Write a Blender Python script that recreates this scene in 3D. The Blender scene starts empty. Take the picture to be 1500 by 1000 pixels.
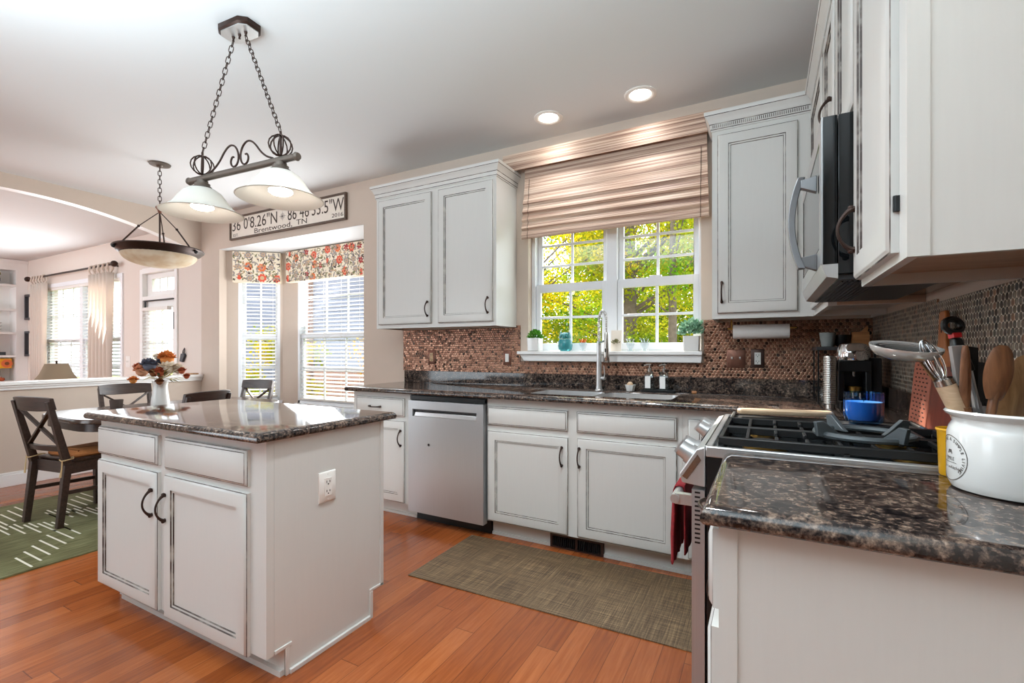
import bpy, bmesh, math, random
from mathutils import Vector, Matrix
PI = math.pi
sc = bpy.context.scene
COL = sc.collection

# ------------------------------------------------------------------ camera
cd = bpy.data.cameras.new('camera')
cam = bpy.data.objects.new('camera', cd)
COL.objects.link(cam)
cam.location = (0, 0, 1.215)
cam.rotation_euler = (PI / 2, 0, math.radians(28.17))
cd.sensor_width = 36
cd.lens = 691 / 1500 * 36
cd.shift_y = 0.00913
cd.clip_start = 0.05
cd.clip_end = 300
sc.camera = cam
# ------------------------------------------------------------------ sky, sun, exposure
w = bpy.data.worlds.new('sky')
sc.world = w
w.use_nodes = True
bg = w.node_tree.nodes['Background']
bg.inputs[0].default_value = (0.84, 0.93, 1.0, 1)
bg.inputs[1].default_value = 1.6
sun = bpy.data.lights.new('sun', 'SUN')
sun.energy = 4.5
sun.angle = math.radians(1.5)
sun.color = (1.0, 0.9, 0.76)
so = bpy.data.objects.new('sun', sun)
COL.objects.link(so)
so.rotation_euler = Vector((0.50, -0.62, -0.52)).to_track_quat('-Z', 'Y').to_euler()
so.location = (-10, 12, 12)
al = bpy.data.lights.new('ceiling_uplight_fill', 'AREA')  # unseen fill lamp, added to brighten the ceiling from below
al.shape = 'RECTANGLE'
al.size = 3.2
al.size_y = 2.0
al.energy = 58
al.color = (0.76, 0.92, 1.0)
ao = bpy.data.objects.new('ceiling_uplight_fill', al)
COL.objects.link(ao)
ao.location = (-1.25, -0.4, 2.1)
ao.rotation_euler = Vector((0.0, 0.12, 1.0)).to_track_quat('-Z', 'Y').to_euler()
for nm_, loc_, dir_, sx_, sy_, en_ in (('daylight_at_bay_window', (-4.3, 3.55, 1.35), (-0.25, -1, 0.35), 1.1, 1.3, 15), ('daylight_at_far_window', (-9.45, 3.10, 1.4), (0.1, -1, 0.15), 2.3, 1.6, 24)):
    wl = bpy.data.lights.new(nm_, 'AREA')
    wl.shape = 'RECTANGLE'
    wl.size, wl.size_y, wl.energy = sx_, sy_, en_
    wl.color = (0.92, 0.97, 1.0)
    wo = bpy.data.objects.new(nm_, wl)
    COL.objects.link(wo)
    wo.location = loc_
    wo.rotation_euler = Vector(dir_).to_track_quat('-Z', 'Y').to_euler()
sc.view_settings.view_transform = 'Standard'
sc.view_settings.look = 'None'
sc.view_settings.gamma = 1
sc.view_settings.exposure = 1.68
sc.view_settings.use_curve_mapping = False
sc.cycles.use_denoising = True
sc.cycles.max_bounces = 10
sc.cycles.diffuse_bounces = 6
sc.cycles.transparent_max_bounces = 24
sc.cycles.sample_clamp_indirect = 6
sc.cycles.caustics_reflective = False
sc.cycles.caustics_refractive = False


# ------------------------------------------------------------------ materials
def lin(c):
    return tuple(((x / 255) / 12.92 if x / 255 <= 0.04045 else ((x / 255 + 0.055) / 1.055) ** 2.4) for x in c[:3]) + (1,)


class NT:
    def __init__(s, name):
        s.m = bpy.data.materials.new(name)
        s.m.use_nodes = True
        s.t = s.m.node_tree
        s.b = s.t.nodes['Principled BSDF']

    def n(s, typ, **kw):
        nd = s.t.nodes.new(typ)
        for k, v in kw.items():
            setattr(nd, k, v)
        return nd

    def l(s, a, b):
        s.t.links.new(a, b)

    def inp(s, sock, v):
        if hasattr(v, 'is_output') or hasattr(v, 'links'):
            s.l(v, sock)
        else:
            sock.default_value = v

    def m_(s, op, a, b=0.0, c=0.0):
        nd = s.n('ShaderNodeMath', operation=op)
        s.inp(nd.inputs[0], a)
        s.inp(nd.inputs[1], b)
        if op in ('MULTIPLY_ADD', 'COMPARE'):
            s.inp(nd.inputs[2], c)
        return nd.outputs[0]

    def obj(s):
        return s.n('ShaderNodeTexCoord').outputs['Object']

    def world(s):
        return s.n('ShaderNodeNewGeometry').outputs['Position']

    def map(s, vec, scale=(1, 1, 1), loc=(0, 0, 0), rot=(0, 0, 0)):
        nd = s.n('ShaderNodeMapping')
        s.l(vec, nd.inputs[0])
        nd.inputs['Scale'].default_value = scale
        nd.inputs['Location'].default_value = loc
        nd.inputs['Rotation'].default_value = rot
        return nd.outputs[0]

    def noise(s, vec, scale, detail=3, rough=0.55, dist=0.0):
        nd = s.n('ShaderNodeTexNoise')
        s.l(vec, nd.inputs['Vector'])
        nd.inputs['Scale'].default_value = scale
        nd.inputs['Detail'].default_value = detail
        nd.inputs['Roughness'].default_value = rough
        nd.inputs['Distortion'].default_value = dist
        return nd.outputs[0]

    def ramp(s, fac, stops, interp='LINEAR'):
        nd = s.n('ShaderNodeValToRGB')
        r = nd.color_ramp
        r.interpolation = interp
        while len(r.elements) < len(stops):
            r.elements.new(0.5)
        for e, (p, c) in zip(r.elements, stops):
            e.position = p
            e.color = lin(c)
        s.l(fac, nd.inputs[0])
        return nd.outputs[0]

    def mix(s, fac, a, b, mode='MIX'):
        nd = s.n('ShaderNodeMix', data_type='RGBA', blend_type=mode)
        s.inp(nd.inputs[0], fac)
        s.inp(nd.inputs[6], lin(a) if isinstance(a, tuple) else a)
        s.inp(nd.inputs[7], lin(b) if isinstance(b, tuple) else b)
        return nd.outputs[2]

    def bump(s, h, strength=0.3, dist=0.002):
        nd = s.n('ShaderNodeBump')
        nd.inputs['Strength'].default_value = strength
        nd.inputs['Distance'].default_value = dist
        s.l(h, nd.inputs['Height'])
        s.l(nd.outputs[0], s.b.inputs['Normal'])

    def base(s, c):
        s.inp(s.b.inputs['Base Color'], lin(c) if isinstance(c, tuple) else c)

    def rough(s, v):
        s.inp(s.b.inputs['Roughness'], v)


def P(name, c, rough=0.5, metal=0.0, emit=None, es=0.0, trans=0.0, ior=1.45, coat=0.0, sheen=0.0, nz=0.0, nscale=40, sss=0.0, spec=0.5):
    t = NT(name)
    t.base(c)
    t.rough(rough)
    b = t.b.inputs
    b['Metallic'].default_value = metal
    b['IOR'].default_value = ior
    b['Transmission Weight'].default_value = trans
    b['Coat Weight'].default_value = coat
    b['Sheen Weight'].default_value = sheen
    b['Specular IOR Level'].default_value = spec
    if sss:
        b['Subsurface Weight'].default_value = sss
        b['Subsurface Radius'].default_value = (0.02, 0.02, 0.02)
    if emit:
        b['Emission Color'].default_value = lin(emit)
        b['Emission Strength'].default_value = es
    if nz:
        v = t.obj()
        h = t.noise(v, nscale, 4)
        t.base(t.mix(h, tuple(int(x * (1 - nz)) for x in c), tuple(min(255, int(x * (1 + nz))) for x in c)))
    return t.m


def wood(name, dark, light, axis=(1, 12, 12), scale=6, rough=0.45):
    t = NT(name)
    v = t.map(t.obj(), scale=axis)
    h = t.noise(v, scale, 5, 0.6, 0.6)
    t.base(t.ramp(h, [(0.3, dark), (0.7, light)]))
    t.rough(rough)
    t.bump(h, 0.12, 0.001)
    return t.m


def mk_paint(name, c, streak=0.012, rough=0.38):
    t = NT(name)
    v = t.map(t.obj(), scale=(30, 30, 1.6))
    h = t.noise(v, 4, 4)
    t.base(t.mix(h, tuple(int(x * (1 - streak)) for x in c), tuple(min(255, int(x * (1 + streak * 0.6))) for x in c)))
    t.rough(rough)
    t.bump(h, 0.05, 0.001)
    return t.m


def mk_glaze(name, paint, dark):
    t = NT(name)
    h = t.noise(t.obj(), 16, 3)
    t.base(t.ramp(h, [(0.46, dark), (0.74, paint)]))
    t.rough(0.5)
    return t.m


def mk_granite():
    t = NT('granite_brown_black')
    v = t.obj()
    n1 = t.noise(v, 95, 5, 0.65, 0.1)
    n2 = t.noise(t.map(v, loc=(7, 3, 1)), 24, 3, 0.6)
    f = t.m_('ADD', t.m_('MULTIPLY', n1, 0.75), t.m_('MULTIPLY', n2, 0.35))
    col = t.ramp(f, [(0.42, (15, 14, 16)), (0.50, (36, 31, 31)), (0.57, (74, 62, 56)), (0.645, (114, 96, 84)), (0.76, (168, 148, 130))])
    vo = t.n('ShaderNodeTexVoronoi')
    vo.inputs['Scale'].default_value = 130
    t.l(v, vo.inputs['Vector'])
    sp = t.ramp(vo.outputs['Distance'], [(0.18, (255, 255, 255)), (0.36, (0, 0, 0))])
    sel = t.ramp(n2, [(0.50, (0, 0, 0)), (0.62, (200, 200, 200))])
    col = t.mix(t.mix(1.0, sp, sel, 'MULTIPLY'), col, (16, 15, 18))
    t.base(col)
    t.rough(0.07)
    t.b.inputs['IOR'].default_value = 1.55
    return t.m


def mk_floor(name='hardwood_planks', wd=0.092, ln=1.1):
    t = NT(name)
    sp = t.n('ShaderNodeSeparateXYZ')
    t.l(t.world(), sp.inputs[0])
    x = t.m_('DIVIDE', sp.outputs[0], wd)
    row = t.m_('FLOOR', x)
    fx = t.m_('FRACT', x)
    wn = t.n('ShaderNodeTexWhiteNoise', noise_dimensions='1D')
    t.l(row, wn.inputs['W'])
    y = t.m_('ADD', t.m_('DIVIDE', sp.outputs[1], ln), t.m_('MULTIPLY', wn.outputs[0], 7.3))
    seg = t.m_('FLOOR', y)
    fy = t.m_('FRACT', y)
    cb = t.n('ShaderNodeCombineXYZ')
    t.l(row, cb.inputs[0])
    t.l(seg, cb.inputs[1])
    wn2 = t.n('ShaderNodeTexWhiteNoise', noise_dimensions='3D')
    t.l(cb.outputs[0], wn2.inputs['Vector'])
    rnd = wn2.outputs['Value']
    off = t.n('ShaderNodeVectorMath', operation='ADD')
    t.l(t.map(t.world(), scale=(22, 1.3, 1)), off.inputs[0])
    t.l(wn2.outputs['Color'], off.inputs[1])
    g = t.noise(off.outputs[0], 3.2, 5, 0.6, 0.8)
    col = t.ramp(t.m_('ADD', t.m_('MULTIPLY', g, 0.68), t.m_('MULTIPLY', rnd, 0.32)),
                 [(0.2, (122, 60, 28)), (0.5, (154, 82, 40)), (0.8, (180, 104, 56))])
    ex = t.m_('ABSOLUTE', t.m_('SUBTRACT', fx, 0.5))
    ey = t.m_('ABSOLUTE', t.m_('SUBTRACT', fy, 0.5))
    gap = t.m_('MAXIMUM', t.m_('GREATER_THAN', ex, 0.487), t.m_('GREATER_THAN', ey, 0.4985))
    t.base(t.mix(t.m_('MULTIPLY', gap, 0.6), col, (52, 22, 12)))
    t.rough(t.m_('ADD', 0.13, t.m_('MULTIPLY', g, 0.12)))
    t.bump(t.m_('SUBTRACT', t.m_('MULTIPLY', g, 0.25), gap), 0.18, 0.002)
    return t.m


def mk_penny(name, ax, cols=None, grout=(168, 136, 108), met=0.7, rad=0.462):
    t = NT(name)
    sp = t.n('ShaderNodeSeparateXYZ')
    t.l(t.world(), sp.inputs[0])
    p = 0.0205
    R3 = math.sqrt(3)
    u = t.m_('DIVIDE', sp.outputs[ax], p)
    v = t.m_('DIVIDE', sp.outputs[2], p)
    axx = t.m_('SUBTRACT', t.m_('FLOORED_MODULO', u, 1.0), 0.5)
    ayy = t.m_('SUBTRACT', t.m_('FLOORED_MODULO', v, R3), R3 / 2)
    bxx = t.m_('SUBTRACT', t.m_('FLOORED_MODULO', t.m_('SUBTRACT', u, 0.5), 1.0), 0.5)
    byy = t.m_('SUBTRACT', t.m_('FLOORED_MODULO', t.m_('SUBTRACT', v, R3 / 2), R3), R3 / 2)
    sq = lambda q: t.m_('MULTIPLY', q, q)
    da = t.m_('ADD', sq(axx), sq(ayy))
    db = t.m_('ADD', sq(bxx), sq(byy))
    sel = t.m_('LESS_THAN', da, db)
    d = t.m_('SQRT', t.m_('MINIMUM', da, db))

    def pick(a, b):
        return t.m_('ADD', t.m_('MULTIPLY', a, sel), t.m_('MULTIPLY', b, t.m_('SUBTRACT', 1.0, sel)))
    cu = t.m_('ROUND', t.m_('MULTIPLY', t.m_('SUBTRACT', u, pick(axx, bxx)), 2.0))
    cv = t.m_('ROUND', t.m_('MULTIPLY', t.m_('SUBTRACT', v, pick(ayy, byy)), 2.0 / R3))
    cb = t.n('ShaderNodeCombineXYZ')
    t.l(cu, cb.inputs[0])
    t.l(cv, cb.inputs[1])
    wn = t.n('ShaderNodeTexWhiteNoise', noise_dimensions='3D')
    t.l(cb.outputs[0], wn.inputs['Vector'])
    tile = t.ramp(wn.outputs['Value'], cols or [(0.0, (34, 26, 24)), (0.08, (82, 56, 46)), (0.35, (128, 88, 72)), (0.7, (156, 110, 90)), (1.0, (188, 142, 118))])
    mask = t.m_('LESS_THAN', d, rad)
    t.base(t.mix(mask, grout, tile))
    t.inp(t.b.inputs['Metallic'], t.m_('MULTIPLY', mask, met))
    t.rough(t.m_('ADD', 0.62, t.m_('MULTIPLY', mask, -0.30)))
    # each disc sits at its own slight tilt, so each one mirrors the room differently
    nm = t.n('ShaderNodeNewGeometry')
    ad = t.n('ShaderNodeVectorMath', operation='SUBTRACT')
    t.l(wn.outputs['Color'], ad.inputs[0])
    ad.inputs[1].default_value = (0.5, 0.5, 0.5)
    scl = t.n('ShaderNodeVectorMath', operation='SCALE')
    t.l(ad.outputs[0], scl.inputs[0])
    scl.inputs['Scale'].default_value = 0.22
    ad2 = t.n('ShaderNodeVectorMath', operation='ADD')
    t.l(nm.outputs['Normal'], ad2.inputs[0])
    t.l(scl.outputs[0], ad2.inputs[1])
    nrm = t.n('ShaderNodeVectorMath', operation='NORMALIZE')
    t.l(ad2.outputs[0], nrm.inputs[0])
    bp = t.n('ShaderNodeBump')
    bp.inputs['Strength'].default_value = 0.6
    bp.inputs['Distance'].default_value = 0.002
    t.l(t.m_('SUBTRACT', 1.0, t.m_('MULTIPLY', t.m_('MAXIMUM', t.m_('SUBTRACT', d, 0.34), 0.0), 8.0)), bp.inputs['Height'])
    t.l(nrm.outputs[0], bp.inputs['Normal'])
    t.l(bp.outputs[0], t.b.inputs['Normal'])
    return t.m


def mk_steel(name, c=(186, 187, 189), rough=0.36, axis=(300, 300, 2), metal=0.7):
    t = NT(name)
    h = t.noise(t.map(t.obj(), scale=axis), 1.5, 3)
    t.base(t.mix(h, tuple(int(x * 0.93) for x in c), c))
    t.b.inputs['Metallic'].default_value = metal
    t.rough(t.m_('ADD', rough - 0.05, t.m_('MULTIPLY', h, 0.1)))
    return t.m


def mk_mat_weave():
    t = NT('woven_vinyl')
    v = t.world()
    a = t.noise(t.map(v, scale=(4, 190, 1)), 1, 3, 0.7)
    b = t.noise(t.map(v, scale=(190, 4, 1)), 1, 3, 0.7)
    f = t.m_('ADD', t.m_('MULTIPLY', a, 0.5), t.m_('MULTIPLY', b, 0.5))
    t.base(t.ramp(f, [(0.36, (58, 44, 32)), (0.5, (104, 83, 60)), (0.64, (160, 134, 100))]))
    t.rough(0.6)
    t.bump(f, 0.3, 0.002)
    return t.m


def mk_rug():
    t = NT('olive_rug_pile')
    v = t.world()
    a = t.noise(t.map(v, scale=(60, 5, 1)), 1, 4, 0.7)
    b = t.noise(v, 2.5, 3)
    f = t.m_('ADD', t.m_('MULTIPLY', a, 0.6), t.m_('MULTIPLY', b, 0.4))
    t.base(t.ramp(f, [(0.35, (74, 70, 42)), (0.5, (100, 97, 62)), (0.65, (128, 128, 92))]))
    t.rough(0.95)
    t.bump(a, 0.4, 0.003)
    return t.m


def mk_shade():
    t = NT('woven_wood_reeds')
    v = t.obj()
    a = t.noise(t.map(v, scale=(0.5, 0.5, 62)), 1, 4, 0.75)
    b = t.noise(t.map(v, scale=(1.2, 1, 330)), 1, 2, 0.6)
    f = t.m_('ADD', t.m_('MULTIPLY', a, 0.7), t.m_('MULTIPLY', b, 0.3))
    t.base(t.ramp(f, [(0.34, (96, 70, 60)), (0.43, (142, 110, 96)), (0.50, (190, 160, 140)), (0.58, (222, 200, 180)), (0.70, (190, 152, 130))]))
    t.rough(0.55)
    t.bump(f, 0.5, 0.003)
    return t.m


def mk_glass(name='window_glass', tint=(1, 1, 1), refl=1.0):
    t = NT(name)
    tr = t.n('ShaderNodeBsdfTransparent')
    tr.inputs[0].default_value = tint + (1,)
    gl = t.n('ShaderNodeBsdfGlossy')
    gl.inputs['Roughness'].default_value = 0.02
    lw = t.n('ShaderNodeLayerWeight')
    lw.inputs[0].default_value = 0.5
    fr = t.m_('ADD', 0.04, t.m_('MULTIPLY', 0.9, t.m_('POWER', lw.outputs['Facing'], 5.0)))
    mx = t.n('ShaderNodeMixShader')
    t.l(t.m_('MULTIPLY', fr, refl), mx.inputs[0])
    t.l(tr.outputs[0], mx.inputs[1])
    t.l(gl.outputs[0], mx.inputs[2])
    t.l(mx.outputs[0], t.t.nodes['Material Output'].inputs[0])
    return t.m


def mk_translucent(name, c, frac=0.5, c2=None, scale=3):
    t = NT(name)
    d = t.n('ShaderNodeBsdfDiffuse')
    r = t.n('ShaderNodeBsdfTranslucent')
    mx = t.n('ShaderNodeMixShader')
    mx.inputs[0].default_value = frac
    if c2:
        col = t.mix(t.ramp(t.noise(t.world(), scale, 2), [(0.38, (0, 0, 0)), (0.62, (255, 255, 255))]), c, c2)
        t.l(col, d.inputs[0])
        t.l(col, r.inputs[0])
    else:
        d.inputs[0].default_value = lin(c)
        r.inputs[0].default_value = lin(c)
    t.l(d.outputs[0], mx.inputs[1])
    t.l(r.outputs[0], mx.inputs[2])
    t.l(mx.outputs[0], t.t.nodes['Material Output'].inputs[0])
    return t.m


def mk_brick():
    t = NT('red_brick')
    br = t.n('ShaderNodeTexBrick')
    sp = t.n('ShaderNodeSeparateXYZ')
    t.l(t.world(), sp.inputs[0])
    cb = t.n('ShaderNodeCombineXYZ')
    t.l(t.m_('ADD', sp.outputs[0], sp.outputs[1]), cb.inputs[0])
    t.l(sp.outputs[2], cb.inputs[1])
    t.l(cb.outputs[0], br.inputs['Vector'])
    br.inputs['Scale'].default_value = 4.5
    br.inputs['Color1'].default_value = lin((120, 72, 60))
    br.inputs['Color2'].default_value = lin((140, 92, 76))
    br.inputs['Mortar'].default_value = lin((196, 182, 170))
    t.l(br.outputs[0], t.b.inputs['Base Color'])
    t.rough(0.9)
    return t.m


def mk_siding():
    t = NT('grey_lap_siding')
    sp = t.n('ShaderNodeSeparateXYZ')
    t.l(t.world(), sp.inputs[0])
    f = t.m_('FRACT', t.m_('DIVIDE', sp.outputs[2], 0.16))
    t.base(t.mix(t.m_('LESS_THAN', f, 0.1), (104, 106, 122), (70, 72, 84)))
    t.rough(0.8)
    return t.m


PAINT = (208, 207, 203)
M = {}
M['paint'] = mk_paint('cabinet_paint', PAINT)
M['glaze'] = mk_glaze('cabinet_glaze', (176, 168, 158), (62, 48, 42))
M['cab_wood'] = wood('maple_underside', (178, 150, 126), (206, 180, 156), rough=0.5)
M['wall'] = P('wall_paint_taupe', (203, 187, 173), 0.75, nz=0.02, nscale=6)
M['wall_light'] = P('wall_paint_far_room', (222, 211, 202), 0.75)
M['ceil'] = P('ceiling_paint', (218, 221, 222), 0.85)
M['trim'] = P('trim_white', (238, 237, 235), 0.35)
M['vinyl'] = P('window_vinyl_white', (236, 239, 243), 0.35)
M['granite'] = mk_granite()
M['floor'] = mk_floor()
M['pennyx'] = mk_penny('copper_penny_back', 0)
M['pennyy'] = mk_penny('copper_penny_grazing_tone', 1, [(0.0, (50, 48, 46)), (0.3, (92, 82, 74)), (0.6, (116, 102, 90)), (0.85, (134, 122, 108)), (1.0, (160, 120, 94))], (226, 216, 200), 0.45, 0.478)  # same tile; its dull grazing-angle reflection is put into these darker colours
M['steel'] = mk_steel('brushed_steel')
M['steel_light'] = mk_steel('satin_steel_light', (210, 210, 210), 0.30)
M['steel_panel'] = mk_steel('dishwasher_steel', (190, 192, 194), 0.36)
M['chrome'] = P('polished_chrome', (222, 222, 224), 0.08, 1.0)
M['nickel'] = P('brushed_nickel', (190, 186, 180), 0.25, 1.0)
M['brass'] = P('burner_brass', (196, 156, 84), 0.3, 1.0)
M['bronze'] = P('oil_rubbed_bronze', (58, 42, 36), 0.4, 0.6)
M['pewter'] = P('aged_pewter_brown', (98, 88, 80), 0.45, 0.5)
M['iron'] = P('cast_iron_black', (26, 27, 28), 0.5, 0.0)
M['iron_grey'] = P('cast_iron_worn', (86, 92, 95), 0.42, 0.2)
M['black'] = P('black_plastic', (18, 19, 20), 0.35)
M['black_gloss'] = P('black_glass', (16, 19, 21), 0.06)
M['dark_grey'] = P('dark_grey_plastic', (52, 52, 54), 0.4)
M['mat'] = mk_mat_weave()
M['mat_edge'] = P('mat_binding', (78, 66, 50), 0.7)
M['rug'] = mk_rug()
M['cream'] = P('cream_yarn', (226, 222, 204), 0.95)
M['shade'] = mk_shade()
M['glass'] = mk_glass()
M['clear'] = mk_glass('clear_glass', (0.82, 0.87, 0.88), 2.2)
M['milk'] = mk_translucent('frosted_lamp_glass', (232, 230, 224), 0.38)
M['alab'] = mk_translucent('alabaster_glass', (240, 228, 206), 0.4, (226, 204, 172), 9)
M['bulb'] = P('lit_bulb', (255, 255, 255), 0.5, emit=(255, 246, 232), es=5.0)
M['lens'] = P('lit_downlight_lens', (255, 255, 255), 0.5, emit=(255, 248, 238), es=8.0)
M['white'] = P('white_ceramic', (232, 231, 228), 0.16, coat=0.3)
M['white_plastic'] = P('white_plastic', (232, 229, 224), 0.4)
M['paper'] = P('paper_towel', (240, 238, 235), 0.95)
M['text'] = P('sign_lettering', (74, 62, 54), 0.8)
M['sign'] = P('sign_board_cream', (232, 222, 210), 0.8, nz=0.03, nscale=20)
M['signframe'] = wood('sign_frame_wood', (74, 58, 48), (112, 92, 78), rough=0.7)
M['espresso'] = wood('espresso_wood', (38, 26, 21), (66, 48, 40), rough=0.36)
M['table_top'] = wood('table_top_dark', (60, 46, 40), (92, 74, 64), rough=0.22)
M['oak'] = wood('pale_beech', (196, 162, 128), (222, 194, 162), rough=0.5)
M['walnut'] = wood('walnut_spoon', (92, 56, 36), (150, 100, 66), axis=(9, 9, 2), rough=0.4)
M['acacia'] = wood('olive_wood', (128, 88, 56), (184, 142, 98), axis=(9, 9, 2), rough=0.45)
M['bamboo'] = wood('bamboo_box', (160, 104, 60), (196, 140, 90), rough=0.5)
M['boardh'] = wood('amber_board', (158, 88, 44), (196, 122, 68), axis=(6, 6, 1), rough=0.4)
M['redboard'] = wood('red_wood_board', (104, 42, 28), (136, 64, 44), axis=(8, 8, 1), rough=0.4)
M['terracotta_board'] = P('slotted_terracotta_board', (178, 102, 78), 0.6, nz=0.08, nscale=30)
M['slot'] = P('board_slot_dark', (62, 32, 26), 0.8)
M['terracotta'] = P('terracotta_glaze', (186, 94, 68), 0.3)
M['yellow'] = P('yellow_glaze', (232, 172, 38), 0.3)
M['red'] = P('red_enamel', (190, 34, 38), 0.35)
M['towel'] = P('red_towel', (122, 28, 34), 0.95, nz=0.35, nscale=160)
M['copperplate'] = P('aged_copper_plate', (120, 82, 68), 0.4, 0.6, nz=0.2, nscale=30)
M['darkplate'] = P('dark_bronze_plate', (78, 58, 52), 0.4, 0.6)
M['teal'] = P('teal_glass', (66, 150, 156), 0.08, trans=0.45, nz=0.25, nscale=60)
M['blueglass'] = mk_glass('blue_ribbed_glass', (0.42, 0.68, 0.95), 1.6)
M['wax'] = P('candle_wax', (206, 214, 226), 0.6)
M['orange_gl'] = P('orange_glass', (232, 110, 40), 0.1, trans=0.3)
M['leaf'] = mk_translucent('herb_leaf', (70, 132, 40), 0.35, (118, 176, 74), 60)
M['leaf2'] = mk_translucent('eucalyptus_leaf', (96, 142, 118), 0.3, (150, 186, 160), 60)
M['grass'] = P('lawn', (120, 132, 58), 0.95, nz=0.3, nscale=3)
M['bark'] = P('tree_bark', (92, 80, 70), 0.95, nz=0.3, nscale=14)
M['fol_y'] = mk_translucent('autumn_yellow_leaf', (206, 178, 28), 0.6, (128, 148, 26), 1.6)
M['fol_g'] = mk_translucent('autumn_green_leaf', (96, 138, 30), 0.6, (176, 172, 40), 1.3)
M['fol_d'] = mk_translucent('dark_green_leaf', (58, 92, 30), 0.5, (110, 132, 44), 1.3)  # darker mix of greens than the other leaves
M['fol_o'] = mk_translucent('golden_leaf', (226, 160, 50), 0.55, (188, 150, 60), 2)
M['brick'] = mk_brick()
M['siding'] = mk_siding()
M['roof'] = P('roof_shingle', (122, 118, 122), 0.9)
M['curtain'] = mk_translucent('linen_curtain', (232, 222, 212), 0.3)
M['lampshade'] = mk_translucent('pleated_taupe_shade', (168, 150, 128), 0.35)
M['navy'] = P('frame_black', (44, 46, 54), 0.4)
M['blind'] = mk_translucent('blind_slat_white', (240, 240, 240), 0.25)
M['concrete'] = P('patio_concrete', (176, 170, 162), 0.9)
M['blue_book'] = P('book_cover_blue', (70, 92, 110), 0.6)
M['olive_book'] = P('book_cover_olive', (150, 140, 84), 0.6)
M['grey_book'] = P('book_cover_grey', (128, 132, 130), 0.6)
M['dark_book'] = P('book_cover_dark', (56, 62, 66), 0.6)
M['cushion'] = P('tan_cushion_fabric', (176, 112, 62), 0.9, nz=0.08, nscale=70)
M['rope'] = P('jute_tie', (196, 168, 126), 0.95)
for k, c in dict(f_cream=(238, 226, 204), f_orange=(226, 118, 72), f_coral=(222, 92, 70), f_red=(168, 48, 60), f_grey=(158, 150, 146), f_green=(128, 124, 88), f_dark=(92, 78, 72), f_tan=(206, 172, 136),
                 p_orange=(218, 142, 74), p_rust=(178, 92, 60), p_white=(236, 226, 212), p_slate=(108, 112, 128), p_peach=(226, 166, 130), p_brown=(128, 78, 44), p_straw=(206, 192, 142)).items():
    M[k] = P({'f': 'fabric_', 'p': 'petal_'}[k[0]] + k[2:], c, 0.9)


# ------------------------------------------------------------------ mesh builder
ORG = {}


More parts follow.
